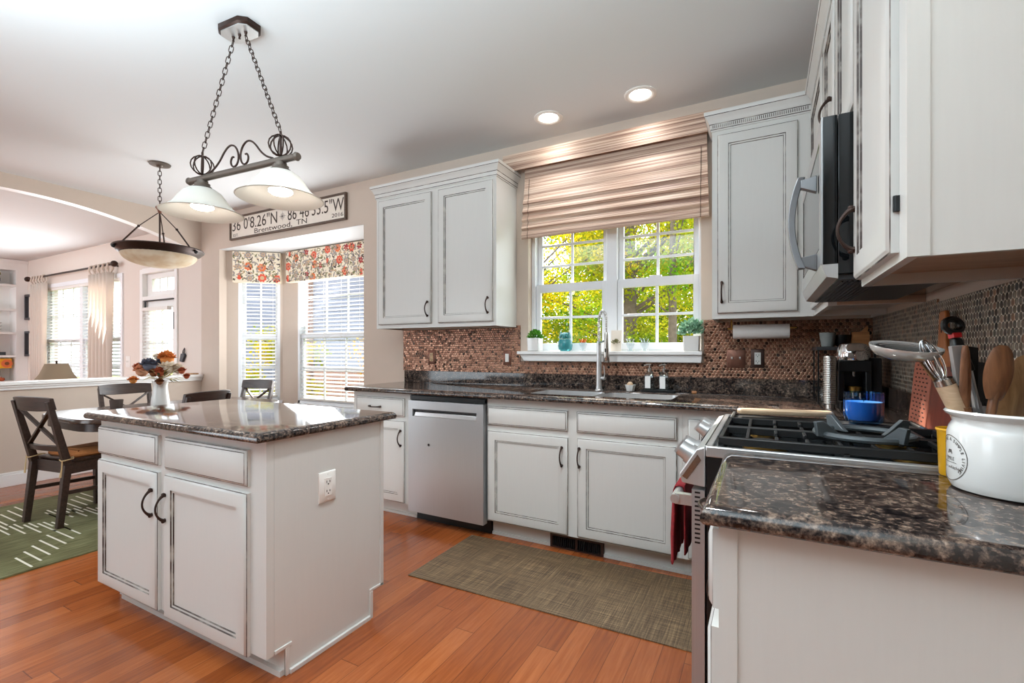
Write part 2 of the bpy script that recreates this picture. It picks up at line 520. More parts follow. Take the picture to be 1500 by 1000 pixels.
class MB:
    def __init__(s, xf=None):
        s.v = []
        s.f = []
        s.mi = []
        s.xf = xf

    def add(s, vs, fs, m=0):
        b = len(s.v)
        for p in vs:
            s.v.append(Vector(s.xf(*p)) if s.xf else Vector(p))
        for q in fs:
            s.f.append([b + i for i in q])
            s.mi.append(m)

    def box(s, x0, x1, y0, y1, z0, z1, m=0):
        vs = [(x, y, z) for z in (z0, z1) for y in (y0, y1) for x in (x0, x1)]
        s.add(vs, [(0, 1, 3, 2), (4, 5, 7, 6), (0, 1, 5, 4), (2, 3, 7, 6), (0, 2, 6, 4), (1, 3, 7, 5)], m)
        return s

    def hexa(s, bot, top, m=0):
        n = len(bot)
        s.add(list(bot) + list(top), [tuple(range(n)), tuple(range(n, 2 * n))] + [(i, (i + 1) % n, n + (i + 1) % n, n + i) for i in range(n)], m)
        return s

    def beam(s, p0, p1, wd, th, up=(0, 0, 1), m=0, w1=None, t1=None):
        p0, p1 = Vector(p0), Vector(p1)
        d = (p1 - p0).normalized()
        a = d.cross(Vector(up))
        if a.length < 1e-5:
            a = d.cross(Vector((1, 0, 0)))
        a.normalize()
        b = a.cross(d).normalized()
        w1 = wd if w1 is None else w1
        t1 = th if t1 is None else t1
        q = [(-1, -1), (1, -1), (1, 1), (-1, 1)]
        return s.hexa([p0 + a * (i * wd / 2) + b * (j * th / 2) for i, j in q], [p1 + a * (i * w1 / 2) + b * (j * t1 / 2) for i, j in q], m)

    def tube(s, pts, r, n=8, closed=False, m=0, cap=True):
        pts = [Vector(p) for p in pts]
        N = len(pts)
        rs = r if isinstance(r, (list, tuple)) else [r] * N
        vs = []
        prev = None
        for i, p in enumerate(pts):
            if closed:
                d = pts[(i + 1) % N] - pts[i - 1]
            else:
                d = pts[min(i + 1, N - 1)] - pts[max(i - 1, 0)]
            if d.length < 1e-9:
                d = Vector((0, 0, 1))
            d.normalize()
            if prev is None:
                a = d.cross(Vector((0, 0, 1)))
                if a.length < 1e-3:
                    a = d.cross(Vector((1, 0, 0)))
            else:
                a = prev - d * prev.dot(d)
                if a.length < 1e-6:
                    a = d.cross(Vector((0, 0, 1)))
            a.normalize()
            prev = a
            b = d.cross(a)
            for k in range(n):
                t = 2 * PI * k / n
                vs.append(p + (a * math.cos(t) + b * math.sin(t)) * rs[i])
        fs = []
        for i in range(N if closed else N - 1):
            j = (i + 1) % N
            for k in range(n):
                k2 = (k + 1) % n
                fs.append((i * n + k, i * n + k2, j * n + k2, j * n + k))
        if cap and not closed:
            fs.append(tuple(range(n)))
            fs.append(tuple((N - 1) * n + k for k in range(n)))
        s.add(vs, fs, m)
        return s

    def cyl(s, p0, p1, r0, r1=None, n=20, m=0):
        return s.tube([p0, p1], [r0, r0 if r1 is None else r1], n, m=m)

    def lathe(s, prof, c=(0, 0, 0), n=28, m=0, caps=True, sx=1, sy=1, axis=None):
        vs = []
        for (r, z) in prof:
            for k in range(n):
                t = 2 * PI * k / n
                q = Vector((r * math.cos(t) * sx, r * math.sin(t) * sy, z))
                if axis is not None:
                    q = axis @ q
                vs.append(q + Vector(c))
        fs = []
        for i in range(len(prof) - 1):
            for k in range(n):
                k2 = (k + 1) % n
                fs.append((i * n + k, i * n + k2, (i + 1) * n + k2, (i + 1) * n + k))
        if caps:
            if prof[0][0] > 1e-4:
                fs.append(tuple(range(n)))
            if prof[-1][0] > 1e-4:
                fs.append(tuple((len(prof) - 1) * n + k for k in range(n)))
        s.add(vs, fs, m)
        return s

    def sph(s, c, r, n=14, m=0, rz=None):
        k = max(6, n // 2)
        rz = rz or r
        return s.lathe([(max(1e-5, r * math.sin(PI * i / k)), -rz * math.cos(PI * i / k)) for i in range(k + 1)], c, n, m, caps=False)

    def prism(s, poly, w0, w1, f=None, m=0):
        """extrude a 2-D polygon; f(a,b,w) maps to 3-D"""
        f = f or (lambda a, b, w: (a, b, w))
        return s.hexa([f(a, b, w0) for a, b in poly], [f(a, b, w1) for a, b in poly], m)

    def rings(s, u0, u1, v0, v1, R):
        """concentric rectangles (inset, height, material) on a u,v,w frame, last one capped, back closed"""
        vs = []
        for (i, h, m) in R:
            vs += [(u0 + i, v0 + i, h), (u1 - i, v0 + i, h), (u1 - i, v1 - i, h), (u0 + i, v1 - i, h)]
        for k in range(len(R) - 1):
            q = [vs[4 * k + a] for a in range(4)] + [vs[4 * k + 4 + a] for a in range(4)]
            s.add(q, [(a, (a + 1) % 4, 4 + (a + 1) % 4, 4 + a) for a in range(4)], R[k + 1][2])
        s.add(vs[-4:], [(0, 1, 2, 3)], 0)
        s.add(vs[:4], [(0, 1, 2, 3)], 0)
        return s

    def build(s, name, mats, parent=None, bevel=0.0, seg=2, smooth=40, merge=True):
        me = bpy.data.meshes.new(name)
        off = Vector(ORG.get(parent.name, (0, 0, 0))) if parent else None
        if off is None:
            xs = [p.x for p in s.v]
            ys = [p.y for p in s.v]
            off = Vector(((min(xs) + max(xs)) / 2, (min(ys) + max(ys)) / 2, min(p.z for p in s.v)))
        me.from_pydata([p - off for p in s.v], [], s.f)
        for mm in (mats if isinstance(mats, (list, tuple)) else [mats]):
            me.materials.append(M[mm] if isinstance(mm, str) else mm)
        for p, i in zip(me.polygons, s.mi):
            p.material_index = i
        bm = bmesh.new()
        bm.from_mesh(me)
        if merge:
            bmesh.ops.remove_doubles(bm, verts=bm.verts, dist=1e-5)
        bmesh.ops.recalc_face_normals(bm, faces=bm.faces)
        bm.to_mesh(me)
        bm.free()
        if smooth:
            me.shade_smooth()
            me.set_sharp_from_angle(angle=math.radians(smooth))
        o = bpy.data.objects.new(name, me)
        COL.objects.link(o)
        if parent:
            o.parent = parent
            ORG[o.name] = tuple(off)
        else:
            o.location = off
            ORG[o.name] = tuple(off)
        if bevel:
            md = o.modifiers.new('bevel', 'BEVEL')
            md.width = bevel
            md.segments = seg
            md.limit_method = 'ANGLE'
            md.angle_limit = math.radians(40)
            md.harden_normals = False
        return o


def tag(o, label, cat, group=None, kind=None):
    o['label'] = label
    o['category'] = cat
    if group:
        o['group'] = group
    if kind:
        o['kind'] = kind
    return o


def thing(name, label, cat, loc=(0, 0, 0), group=None, kind=None):
    o = bpy.data.objects.new(name, None)
    COL.objects.link(o)
    o.empty_display_size = 0.05
    o.location = loc
    ORG[o.name] = tuple(loc)
    return tag(o, label, cat, group, kind)


def struct(o):
    o['kind'] = 'structure'
    return o


def kids(o):
    return [c for c in COL.objects if c.parent == o]


def copy_tree(o, parent=None):
    c = o.copy()
    COL.objects.link(c)
    c.parent = parent
    for ch in kids(o):
        copy_tree(ch, c)
    return c


def BK(Y):
    return lambda u, v, w: (u, Y - w, v)


def RT(X):
    return lambda u, v, w: (X - w, u, v)


def LT(X):
    return lambda u, v, w: (X + w, u, v)


def text_mb(mb, s, size, place, m=0, ext=0.0015, align='CENTER', shear=0.0, sx=1.0):
    cu = bpy.data.curves.new('lettering', 'FONT')
    cu.body = s
    cu.size = size
    cu.align_x = align
    cu.shear = shear
    cu.extrude = ext
    cu.resolution_u = 3
    ob = bpy.data.objects.new('lettering', cu)
    COL.objects.link(ob)
    bpy.context.view_layer.update()
    me = bpy.data.meshes.new_from_object(ob.evaluated_get(bpy.context.evaluated_depsgraph_get()))
    mb.add([place(v.co.x * sx, v.co.y, v.co.z) for v in me.vertices], [tuple(p.vertices) for p in me.polygons], m)
    bpy.data.objects.remove(ob)
    bpy.data.curves.remove(cu)
    bpy.data.meshes.remove(me)


def inset_poly(poly, d, plain=()):
    """mitred inset; edges whose index is in plain (edge i runs from point i to i+1) stay put"""
    n = len(poly)
    if plain:
        out = []
        area = sum(poly[i][0] * poly[(i + 1) % n][1] - poly[(i + 1) % n][0] * poly[i][1] for i in range(n))
        sg = 1 if area > 0 else -1
        for i in range(n):
            p0, p1, p2 = Vector(poly[i - 1]), Vector(poly[i]), Vector(poly[(i + 1) % n])
            e1, e2 = (p1 - p0).normalized(), (p2 - p1).normalized()
            d1 = 0 if (i - 1) % n in plain else d
            d2 = 0 if i in plain else d
            out.append(tuple(p1 + Vector((-e1.y, e1.x)) * sg * d1 + Vector((-e2.y, e2.x)) * sg * d2))
        return out
    area = sum(poly[i][0] * poly[(i + 1) % n][1] - poly[(i + 1) % n][0] * poly[i][1] for i in range(n))
    sg = 1 if area > 0 else -1
    out = []
    for i in range(n):
        p0, p1, p2 = Vector(poly[i - 1]), Vector(poly[i]), Vector(poly[(i + 1) % n])
        e1, e2 = (p1 - p0).normalized(), (p2 - p1).normalized()
        n1, n2 = Vector((-e1.y, e1.x)) * sg, Vector((-e2.y, e2.x)) * sg
        k = (n1 + n2) / max(0.2, 1 + n1.dot(n2))
        out.append(tuple(p1 + k * d))
    return out


def round_poly(poly, r, seg=4):
    n = len(poly)
    out = []
    for i in range(n):
        p0, p1, p2 = Vector(poly[i - 1]), Vector(poly[i]), Vector(poly[(i + 1) % n])
        a, b = (p0 - p1).normalized(), (p2 - p1).normalized()
        for k in range(seg + 1):
            t = k / seg
            q = p1 + a * r * (1 - t) ** 2 + b * r * t ** 2
            out.append(tuple(q))
    return out


def slab(mb, poly, prof, m=0, plain=()):
    """stack of inset outlines: prof = [(inset, z)...]"""
    n = len(poly)
    vs = []
    for i, z in prof:
        vs += [(x, y, z) for x, y in (inset_poly(poly, i, plain) if i else poly)]
    fs = [tuple(range(n)), tuple(range((len(prof) - 1) * n, len(prof) * n))]
    for k in range(len(prof) - 1):
        fs += [(k * n + i, k * n + (i + 1) % n, (k + 1) * n + (i + 1) % n, (k + 1) * n + i) for i in range(n)]
    mb.add(vs, fs, m)


def granite_prof(z0, z1):
    t = z1 - z0
    return [(0.013, z0), (0.005, z0 + 0.06 * t), (0.001, z0 + 0.2 * t), (0, z0 + 0.38 * t), (0.001, z0 + 0.55 * t), (0.005, z0 + 0.74 * t), (0.011, z0 + 0.88 * t), (0.018, z0 + 0.97 * t), (0.025, z1)]

# ================================================================== SETTING
W = 3.24      # back wall plane
XR = 0.532    # right wall plane
ZC = 0.945    # worktop
CE = 2.806    # ceiling
AX = -5.976   # arch wall plane

b = MB()
b.box(-12.2, 2.6, -6, 3.95, -0.06, 0)
struct(b.build('floor', 'floor'))
b = MB()
b.box(-12.2, 0.66, -2.8, 3.48, CE, CE + 0.08)
struct(b.build('ceiling', 'ceil'))


def wall_with_holes(mb, u0, u1, v0, v1, w0, w1, holes, m=0):
    """holes sorted in u: (a,b,c,d)"""
    cur = u0
    for (a, bb, c, d) in sorted(holes):
        if a > cur:
            mb.box(cur, a, v0, v1, w0, w1, m) if mb.xf is None else mb.box(cur, a, v0, v1, w0, w1, m)
        if c > v0:
            mb.box(a, bb, v0, c, w0, w1, m)
        if d < v1:
            mb.box(a, bb, d, v1, w0, w1, m)
        cur = bb
    if cur < u1:
        mb.box(cur, u1, v0, v1, w0, w1, m)


b = MB(BK(W))
wall_with_holes(b, AX, XR + 0.1, 0, CE, -0.16, 0, [(-5.61, -3.31, 0, 2.40), (-1.594, -0.359, 1.165, 2.25)])
struct(b.build('wall_back', 'wall'))
b = MB(RT(XR))
b.box(-2.65, W, 0, CE, -0.1, 0)
struct(b.build('wall_right', 'wall'))

# arch wall with its half wall
b = MB()
b.box(AX - 0.105, AX, -1.2, W, 0, 0.86)
b.box(AX - 0.105, AX, -1.2, 0.16, 0.86, CE)
arch = [(0.16 + 3.08 * i / 40) for i in range(41)]
az = lambda y: 2.675 - 0.305 * ((y - 1.70) / 1.54) ** 2
for i in range(40):
    y0, y1 = arch[i], arch[i + 1]
    x0, x1 = AX - 0.105, AX
    vs = [(x0, y0, az(y0)), (x1, y0, az(y0)), (x1, y1, az(y1)), (x0, y1, az(y1)), (x0, y0, CE), (x1, y0, CE), (x1, y1, CE), (x0, y1, CE)]
    b.add(vs, [(0, 1, 2, 3)], 1)
    b.add(vs, [(1, 2, 6, 5), (0, 3, 7, 4)], 0)
    if i == 39:
        b.add(vs, [(2, 3, 7, 6)], 0)
struct(b.build('wall_arch', ['wall', 'trim']))
b = MB()
b.box(AX - 0.15, AX + 0.055, -0.8, W - 0.002, 0.905, 0.935)
b.box(AX - 0.115, AX + 0.022, -0.8, W - 0.002, 0.86, 0.905)
b.box(AX - 0.125, AX + 0.036, -0.8, W - 0.002, 0.885, 0.905)
struct(b.build('trim_1', 'trim', bevel=0.006))
b = MB()
b.box(AX, AX + 0.016, -0.8, W - 0.002, 0, 0.105)
b.box(AX, AX + 0.009, -0.8, W - 0.002, 0.105, 0.125)
struct(b.build('baseboard_arch', 'trim', bevel=0.003))
b = MB(BK(W))
b.box(AX + 0.016, -5.61, 0, 0.12, 0, 0.014)
b.box(-3.31, -2.80, 0, 0.12, 0, 0.014)
struct(b.build('baseboard_back', 'trim', bevel=0.003))

# bay
BA, BB2 = Vector((-5.61, 3.325)), Vector((-5.148, 3.726))


def PAN(A, B):
    e = (B - A).normalized()
    n = Vector((e.y, -e.x))   # toward the room when walking A->B (left to right)
    return (lambda u, v, w: (A.x + e.x * u + n.x * w, A.y + e.y * u + n.y * w, v)), (B - A).length


xl, LL = PAN(BA, BB2)
xr_, LR = PAN(Vector((-3.45, 3.726)), Vector((-3.31, 3.40)))
b = MB()
b.box(-5.73, -5.61, W + 0.16, 3.34, 0, 2.40)
b.xf = xl
wall_with_holes(b, -0.03, LL, 0, 2.40, -0.1, 0, [(0.125, 0.585, 0.62, 2.36)])
b.xf = BK(3.726)
wall_with_holes(b, -5.16, -3.44, 0, 2.40, -0.1, 0, [(-4.87, -3.70, 0.60, 2.36)])
b.xf = xr_
b.box(-0.02, LR, 0, 2.40, -0.1, 0)
struct(b.build('wall_bay', 'wall'))
b = MB()
b.prism([(-5.609, W + 0.001), (-5.609, 3.325), (-5.148, 3.725), (-3.45, 3.725), (-3.311, 3.40), (-3.311, W + 0.001)], 2.396, 2.399)
struct(b.build('trim_2', 'ceil'))

# far room beyond the arch
b = MB(BK(3.33))
wall_with_holes(b, -11.9, AX - 0.105, 0, CE, -0.15, 0, [(-10.75, -8.15, 0.55, 2.27), (-7.53, -6.72, 0.0, 2.29)])
struct(b.build('wall_far', 'wall_light'))
b = MB()
b.box(-12.0, -11.85, -0.8, 3.33, 0, CE)
struct(b.build('wall_left', 'wall_light'))
b = MB()
b.box(-4.6, XR + 0.1, -2.75, -2.65, 0, CE)
struct(b.build('wall_front_light_block', P('bounce_cut_umber', (92, 84, 78), 0.8)))  # unseen wall added to block light from behind; dark to cut its bounce


# windows ---------------------------------------------------------
def sash(fm, gm, u0, u1, v0, v1, w, st=0.035, rb=0.035, rt=0.035, nu=2, nv=2, mw=0.018, dep=0.03):
    fm.box(u0, u0 + st, v0, v1, w, w + dep)
    fm.box(u1 - st, u1, v0, v1, w, w + dep)
    fm.box(u0 + st, u1 - st, v0, v0 + rb, w, w + dep)
    fm.box(u0 + st, u1 - st, v1 - rt, v1, w, w + dep)
    a, c, d, e = u0 + st, u1 - st, v0 + rb, v1 - rt
    for i in range(1, nu):
        x = a + (c - a) * i / nu
        fm.box(x - mw / 2, x + mw / 2, d, e, w + 0.008, w + dep - 0.006)
    for i in range(1, nv):
        z = d + (e - d) * i / nv
        fm.box(a, c, z - mw / 2, z + mw / 2, w + 0.009, w + dep - 0.007)
    gm.box(a, c, d, e, w + 0.012, w + 0.016)


# kitchen window
b = MB(BK(3.40))
g = MB(BK(3.40))
u0, u1, v0, v1 = -1.594, -0.359, 1.19, 2.25
b.box(u0, u0 + 0.03, v0, v1, 0, 0.10)
b.box(u1 - 0.02, u1, v0, v1, 0, 0.10)
b.box(u0, u1, v1 - 0.03, v1, 0, 0.10)
b.box(u0, u1, v0, v0 + 0.03, 0, 0.10)
b.box(-1.000, -0.925, v0, v1, 0, 0.095)
for a, c in ((-1.562, -1.002), (-0.923, -0.381)):
    sash(b, g, a, c, 1.67, v1 - 0.03, 0.02, nv=3)
    sash(b, g, a, c, 1.222, 1.722, 0.055, rb=0.05, rt=0.06)
b.box(-0.70, -0.62, 1.722, 1.735, 0.06, 0.085)
wn = struct(b.build('window_1', 'vinyl', bevel=0.002, seg=1))
struct(g.build('pane', 'glass', wn))
b = MB(BK(W))
b.box(-1.655, -0.345, 1.188, 1.212, -0.14, 0.075)
b.hexa([(-1.612, 0, 1.14), (-0.352, 0, 1.14), (-0.352, 0.022, 1.14), (-1.612, 0.022, 1.14)] and [(-1.605, 1.138, 0.0), (-0.352, 1.138, 0.0), (-0.352, 1.138, 0.052), (-1.605, 1.138, 0.052)],
       [(-1.64, 1.188, 0.0), (-0.347, 1.188, 0.0), (-0.347, 1.188, 0.058), (-1.64, 1.188, 0.058)])
struct(b.build('trim_3', 'trim', bevel=0.004))

# bay windows
for nm, xf, (a, c, d, e) in (('window_2', xl, (0.125, 0.585, 0.62, 2.36)), ('window_3', BK(3.726), (-4.87, -3.70, 0.60, 2.36))):
    b = MB(xf)
    g = MB(xf)
    b.box(a, a + 0.03, d, e, -0.09, 0)
    b.box(c - 0.03, c, d, e, -0.09, 0)
    b.box(a, c, e - 0.03, e, -0.09, 0)
    b.box(a, c, d, d + 0.03, -0.09, 0.0)
    b.box(a - 0.03, c + 0.03, d - 0.03, d, -0.03, 0.03)
    nu = 2 if nm == 'window_2' else 3
    sash(b, g, a + 0.03, c - 0.03, 1.36, e - 0.03, -0.085, nu=nu, nv=2)
    sash(b, g, a + 0.03, c - 0.03, d + 0.03, 1.42, -0.055, nu=nu, nv=2, rt=0.06)
    wn = struct(b.build(nm, 'vinyl'))
    struct(g.build('pane', 'glass', wn))
# far window
b = MB(BK(3.33))
g = MB(BK(3.33))
b.box(-10.83, -10.746, 0.50, 2.33, -0.1, 0.018)
b.box(-8.154, -8.09, 0.50, 2.33, -0.1, 0.018)
b.box(-10.745, -8.155, 2.266, 2.33, -0.1, 0.017)
b.box(-10.86, -8.06, 0.48, 0.554, -0.101, 0.04)
b.box(-9.50, -9.40, 0.55, 2.27, -0.1, 0.0)
for a, c in ((-10.744, -9.502), (-9.398, -8.156)):
    sash(b, g, a, c, 1.36, 2.27, -0.09, nu=3)
    sash(b, g, a, c, 0.55, 1.42, -0.06, nu=3)
wn = struct(b.build('window_4', 'vinyl'))
struct(g.build('pane', 'glass', wn))
# far door with its transom
b = MB(BK(3.33))
g = MB(BK(3.33))
b.box(-7.60, -7.526, 0, 2.33, -0.1, 0.02)
b.box(-6.724, -6.66, 0, 2.33, -0.1, 0.02)
b.box(-7.525, -6.725, 2.266, 2.34, -0.1, 0.025)
b.box(-7.525, -6.725, 1.90, 1.955, -0.1, 0.019)
sash(b, g, -7.524, -6.726, 1.956, 2.265, -0.07, st=0.12, rb=0.07, rt=0.07, nu=3, nv=1, mw=0.012)
wn = struct(b.build('window_5', 'trim', bevel=0.004, seg=1))
struct(g.build('pane', 'glass', wn))
b = MB(BK(3.33))
g = MB(BK(3.33))
sash(b, g, -7.523, -6.727, 0.01, 1.895, -0.06, st=0.10, rb=0.5, rt=0.10, nu=2, nv=3, dep=0.045)
dn = struct(b.build('door_1', 'trim', bevel=0.003, seg=1))
struct(g.build('pane', 'glass', dn))
b = MB(BK(3.33))
b.tube([(-7.5, 1.895, 0.01), (-6.75, 1.895, 0.01)], 0.012, 6)
b.box(-7.49, -7.46, 1.79, 1.89, 0, 0.018)
b.box(-6.77, -6.745, 1.50, 1.72, -0.012, 0.006)
struct(b.build('door_closer', 'dark_grey', dn))

# ================================================================== CABINETS
PG = ['paint', 'glaze', 'cab_wood']


def door_mb(mb, u0, u1, v0, v1, h0=0.0, fw=0.056, t=0.02):
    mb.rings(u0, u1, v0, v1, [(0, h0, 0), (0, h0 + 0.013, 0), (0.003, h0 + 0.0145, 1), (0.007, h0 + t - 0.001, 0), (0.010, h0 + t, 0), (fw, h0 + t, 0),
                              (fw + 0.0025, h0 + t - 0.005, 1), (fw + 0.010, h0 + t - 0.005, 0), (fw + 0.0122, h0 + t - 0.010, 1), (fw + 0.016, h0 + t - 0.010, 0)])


def drawer_mb(mb, u0, u1, v0, v1, h0=0.0, t=0.02):
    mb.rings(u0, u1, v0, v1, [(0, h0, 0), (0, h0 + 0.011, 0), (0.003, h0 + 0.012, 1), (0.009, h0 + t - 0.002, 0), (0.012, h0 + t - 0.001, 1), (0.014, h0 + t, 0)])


def pull_mb(mb, u, v, vert=True, L=0.105, h0=0.02, bulge=0.03):
    pts, rs = [], []
    f = (lambda s, w: (u, v + s, w)) if vert else (lambda s, w: (u + s, v, w))
    for i in range(17):
        t = -1 + 2 * i / 16
        pts.append(f(t * L / 2, h0 + 0.007 + bulge * (1 - t * t) ** 0.8))
        rs.append(0.0042 + 0.0035 * abs(t) ** 5)
    mb.tube(pts, rs, 8)
    for t in (-1, 1):
        mb.tube([f(t * L / 2, h0), f(t * L / 2, h0 + 0.011)], [0.0085, 0.006], 8)
        mb.sph(f(t * (L / 2 + 0.004), h0 + 0.008), 0.0075, 8)


def add_doors(xf, root, doors=(), drawers=(), dtag='door'):
    """doors: (u0,u1,v0,v1,(handle u,v)|None); drawers the same with horizontal pulls"""
    for k, lst in (('door', doors), ('drawer', drawers)):
        for (a, c, d, e, h) in lst:
            mb = MB(xf)
            (door_mb if k == 'door' else drawer_mb)(mb, a, c, d, e)
            o = mb.build(k, PG, root)
            if h:
                hb = MB(xf)
                pull_mb(hb, h[0], h[1], k == 'door')
                hb.build('handle', 'bronze', o)


def crown(mb, path, z, prof, dentil=None, m=0):
    """path: [(x,y,dx,dy)] plan points with outward mitre directions"""
    n = len(prof)
    vs = []
    for (x, y, dx, dy) in path:
        vs += [(x + dx * o, y + dy * o, z + h) for o, h, _ in prof]
    for i in range(len(path) - 1):
        for k in range(n):
            k2 = (k + 1) % n
            q = [vs[i * n + k], vs[i * n + k2], vs[(i + 1) * n + k2], vs[(i + 1) * n + k]]
            mb.add(q, [(0, 1, 2, 3)], prof[k2][2] if k2 else 0)
    mb.add(vs[:n], [tuple(range(n))], 0)
    mb.add(vs[-n:], [tuple(range(n))], 0)


CROWN = [(0, 0, 0), (0.006, 0, 0), (0.006, 0.008, 0), (0.009, 0.011, 1), (0.010, 0.014, 0), (0.011, 0.036, 0), (0.014, 0.039, 1), (0.018, 0.050, 0), (0.026, 0.068, 0), (0.036, 0.080, 0), (0.038, 0.083, 1), (0.040, 0.090, 0), (0.040, 0.103, 0), (0.0, 0.103, 0)]

# --- base run on the back wall: face frame y=2.64, doors 2.62
FY = 2.64
xf = BK(FY)


def carcass(mb, u0, u1, depth, v0=0.11, v1=0.908, toe=0.075):
    mb.box(u0, u1, v0, v1, -depth, 0)
    mb.box(u0, u1, 0, v0, -depth, -toe)
    mb.box(u0, u1, 0, 0.018, -toe, -toe + 0.012)


DP = W - FY - 0.002
r = thing('base_cabinet', 'white base cabinet with one drawer and one door left of the dishwasher', 'cabinet', (-2.52, 2.94, 0))
b = MB(xf)
carcass(b, -2.80, -2.235, DP)
b.build('body', PG, r)
add_doors(xf, r, [(-2.76, -2.285, 0.118, 0.706, (-2.313, 0.585))], [(-2.76, -2.285, 0.738, 0.872, (-2.56, 0.802))])

r = thing('base_cabinet', 'wide white sink base cabinet with two doors below two false drawer fronts', 'cabinet', (-0.99, 2.94, 0))
b = MB(xf)
# hollow: the sink hangs inside it
b.box(-1.596, -0.385, 0.11, 0.908, -0.02, 0)
b.box(-1.596, -1.58, 0.11, 0.908, -DP, -0.02)
b.box(-0.40, -0.385, 0.11, 0.908, -DP, -0.02)
b.box(-1.58, -0.40, 0.11, 0.13, -DP, -0.02)
b.box(-1.596, -1.178, 0, 0.11, -DP, -0.075)
b.box(-0.835, -0.385, 0, 0.11, -DP, -0.075)
b.box(-1.178, -0.835, 0.085, 0.11, -DP, -0.075)
b.box(-1.596, -1.178, 0, 0.018, -0.075, -0.063)
b.box(-0.835, -0.385, 0, 0.018, -0.075, -0.063)
b.build('body', PG, r)
add_doors(xf, r, [(-1.585, -1.031, 0.118, 0.698, (-1.066, 0.585)), (-0.971, -0.413, 0.122, 0.701, (-0.956, 0.59))],
          [])
for a, c in ((-1.588, -1.033), (-0.976, -0.412)):
    mb = MB(xf)
    drawer_mb(mb, a, c, 0.736, 0.858)
    mb.build('false_drawer_front', PG, r)

r = thing('toe_kick_vent', 'dark bronze floor register set in the toe kick under the sink cabinet', 'vent', (-1.0, 2.72, 0))
b = MB(BK(2.712))
b.box(-1.176, -0.837, 0.0, 0.008, -0.012, 0.012)
b.box(-1.176, -0.837, 0.072, 0.084, -0.012, 0.012)
for x in (-1.176, -1.012, -0.851):
    b.box(x, x + 0.014, 0.008, 0.072, -0.012, 0.012)
b.build('frame', 'darkplate', r)
b = MB(BK(2.712))
b.box(-1.162, -0.851, 0.008, 0.072, -0.012, -0.008)
for i in range(24):
    x = -1.158 + i * 0.0132
    b.box(x, x + 0.004, 0.008, 0.072, -0.008, 0.006)
b.build('louvres', 'iron', r)

r = thing('base_cabinet', 'white corner base cabinet partly hidden behind the range knobs', 'cabinet', (-0.2, 2.94, 0))
b = MB(xf)
carcass(b, -0.384, 0.50, DP)
b.build('body', PG, r)
add_doors(xf, r, [(-0.356, -0.09, 0.122, 0.856, None)])

# --- dishwasher
r = thing('dishwasher', 'stainless steel dishwasher with recessed pocket handle under the worktop', 'dishwasher', (-1.92, 2.92, 0))
b = MB(BK(FY))
b.box(-2.228, -1.602, 0.10, 0.90, -DP, -0.01)
b.build('tub', 'black', r)
b = MB(BK(FY))
b.box(-2.225, -1.604, 0.872, 0.898, -0.01, 0.02)
b.build('control_strip', 'black', r)
b = MB(BK(FY))
pu0, pu1, pv0, pv1 = -2.188, -1.655, 0.757, 0.808
b.box(-2.225, pu0, 0.085, 0.866, -0.01, 0.04)
b.box(pu1, -1.604, 0.085, 0.866, -0.01, 0.04)
b.box(pu0, pu1, 0.085, pv0, -0.01, 0.04)
b.box(pu0, pu1, pv1, 0.866, -0.01, 0.04)
d = b.build('door', 'steel_panel', r)
b = MB(BK(FY))
b.box(pu0, pu1, pv0, pv1, -0.012, -0.008)
b.box(pu0, pu1, pv1 - 0.014, pv1, -0.008, 0.03)
b.build('handle_recess', 'dark_grey', d)
b = MB(BK(FY))
b.hexa([(pu0 + 0.012, pv0, -0.005), (pu1, pv0, -0.005), (pu1, pv0, 0.038), (pu0 + 0.012, pv0, 0.038)], [(pu0 + 0.022, pv0 + 0.034, 0.0), (pu1 - 0.004, pv0 + 0.034, 0.0), (pu1 - 0.004, pv0 + 0.030, 0.036), (pu0 + 0.022, pv0 + 0.030, 0.036)])
b.build('pocket_handle', 'steel_light', d, bevel=0.003)
b = MB(BK(FY))
b.cyl((-2.045, 0.566, 0.04), (-2.045, 0.566, 0.043), 0.008, n=14)
b.build('badge', 'black', d)
b = MB(BK(FY))
b.box(-2.228, -1.602, 0.0, 0.083, -0.10, -0.06)
b.build('toe_panel', 'black', r)

# --- back worktop, L shaped, with the sink opening
SX0, SX1, SY0, SY1 = -1.335, -0.455, 2.70, 3.02
poly = [(-2.835, 2.575), (-0.10, 2.575), (-0.10, 2.132), (XR - 0.002, 2.132), (XR - 0.002, W - 0.002), (-2.835, W - 0.002)]
b = MB()
slab(b, poly, granite_prof(0.909, ZC), plain=(2, 3, 4))
wt = b.build('granite_worktop', 'granite')
tag(wt, 'dark brown speckled granite worktop along the back wall under the window', 'worktop')
cut = MB()
slab(cut, round_poly([(SX0, SY0), (SX1, SY0), (SX1, SY1), (SX0, SY1)], 0.05), [(0, 0.80), (0, 1.05)])
co = cut.build('cutter', 'granite')
bo = wt.modifiers.new('cut', 'BOOLEAN')
bo.object = co
bo.operation = 'DIFFERENCE'
bo.solver = 'EXACT'
bpy.context.view_layer.update()
nm = bpy.data.meshes.new_from_object(wt.evaluated_get(bpy.context.evaluated_depsgraph_get()))
wt.modifiers.clear()
wt.data = nm
nm.name = 'granite_worktop'
bpy.data.objects.remove(co)
b = MB()
b.box(-2.80, XR - 0.002, W - 0.022, W - 0.002, ZC, 1.045)
b.build('upstand', 'granite', wt, bevel=0.002)
b = MB()
b.box(XR - 0.022, XR - 0.002, 2.132, W - 0.022, ZC, 1.045)
b.build('upstand', 'granite', wt, bevel=0.002)

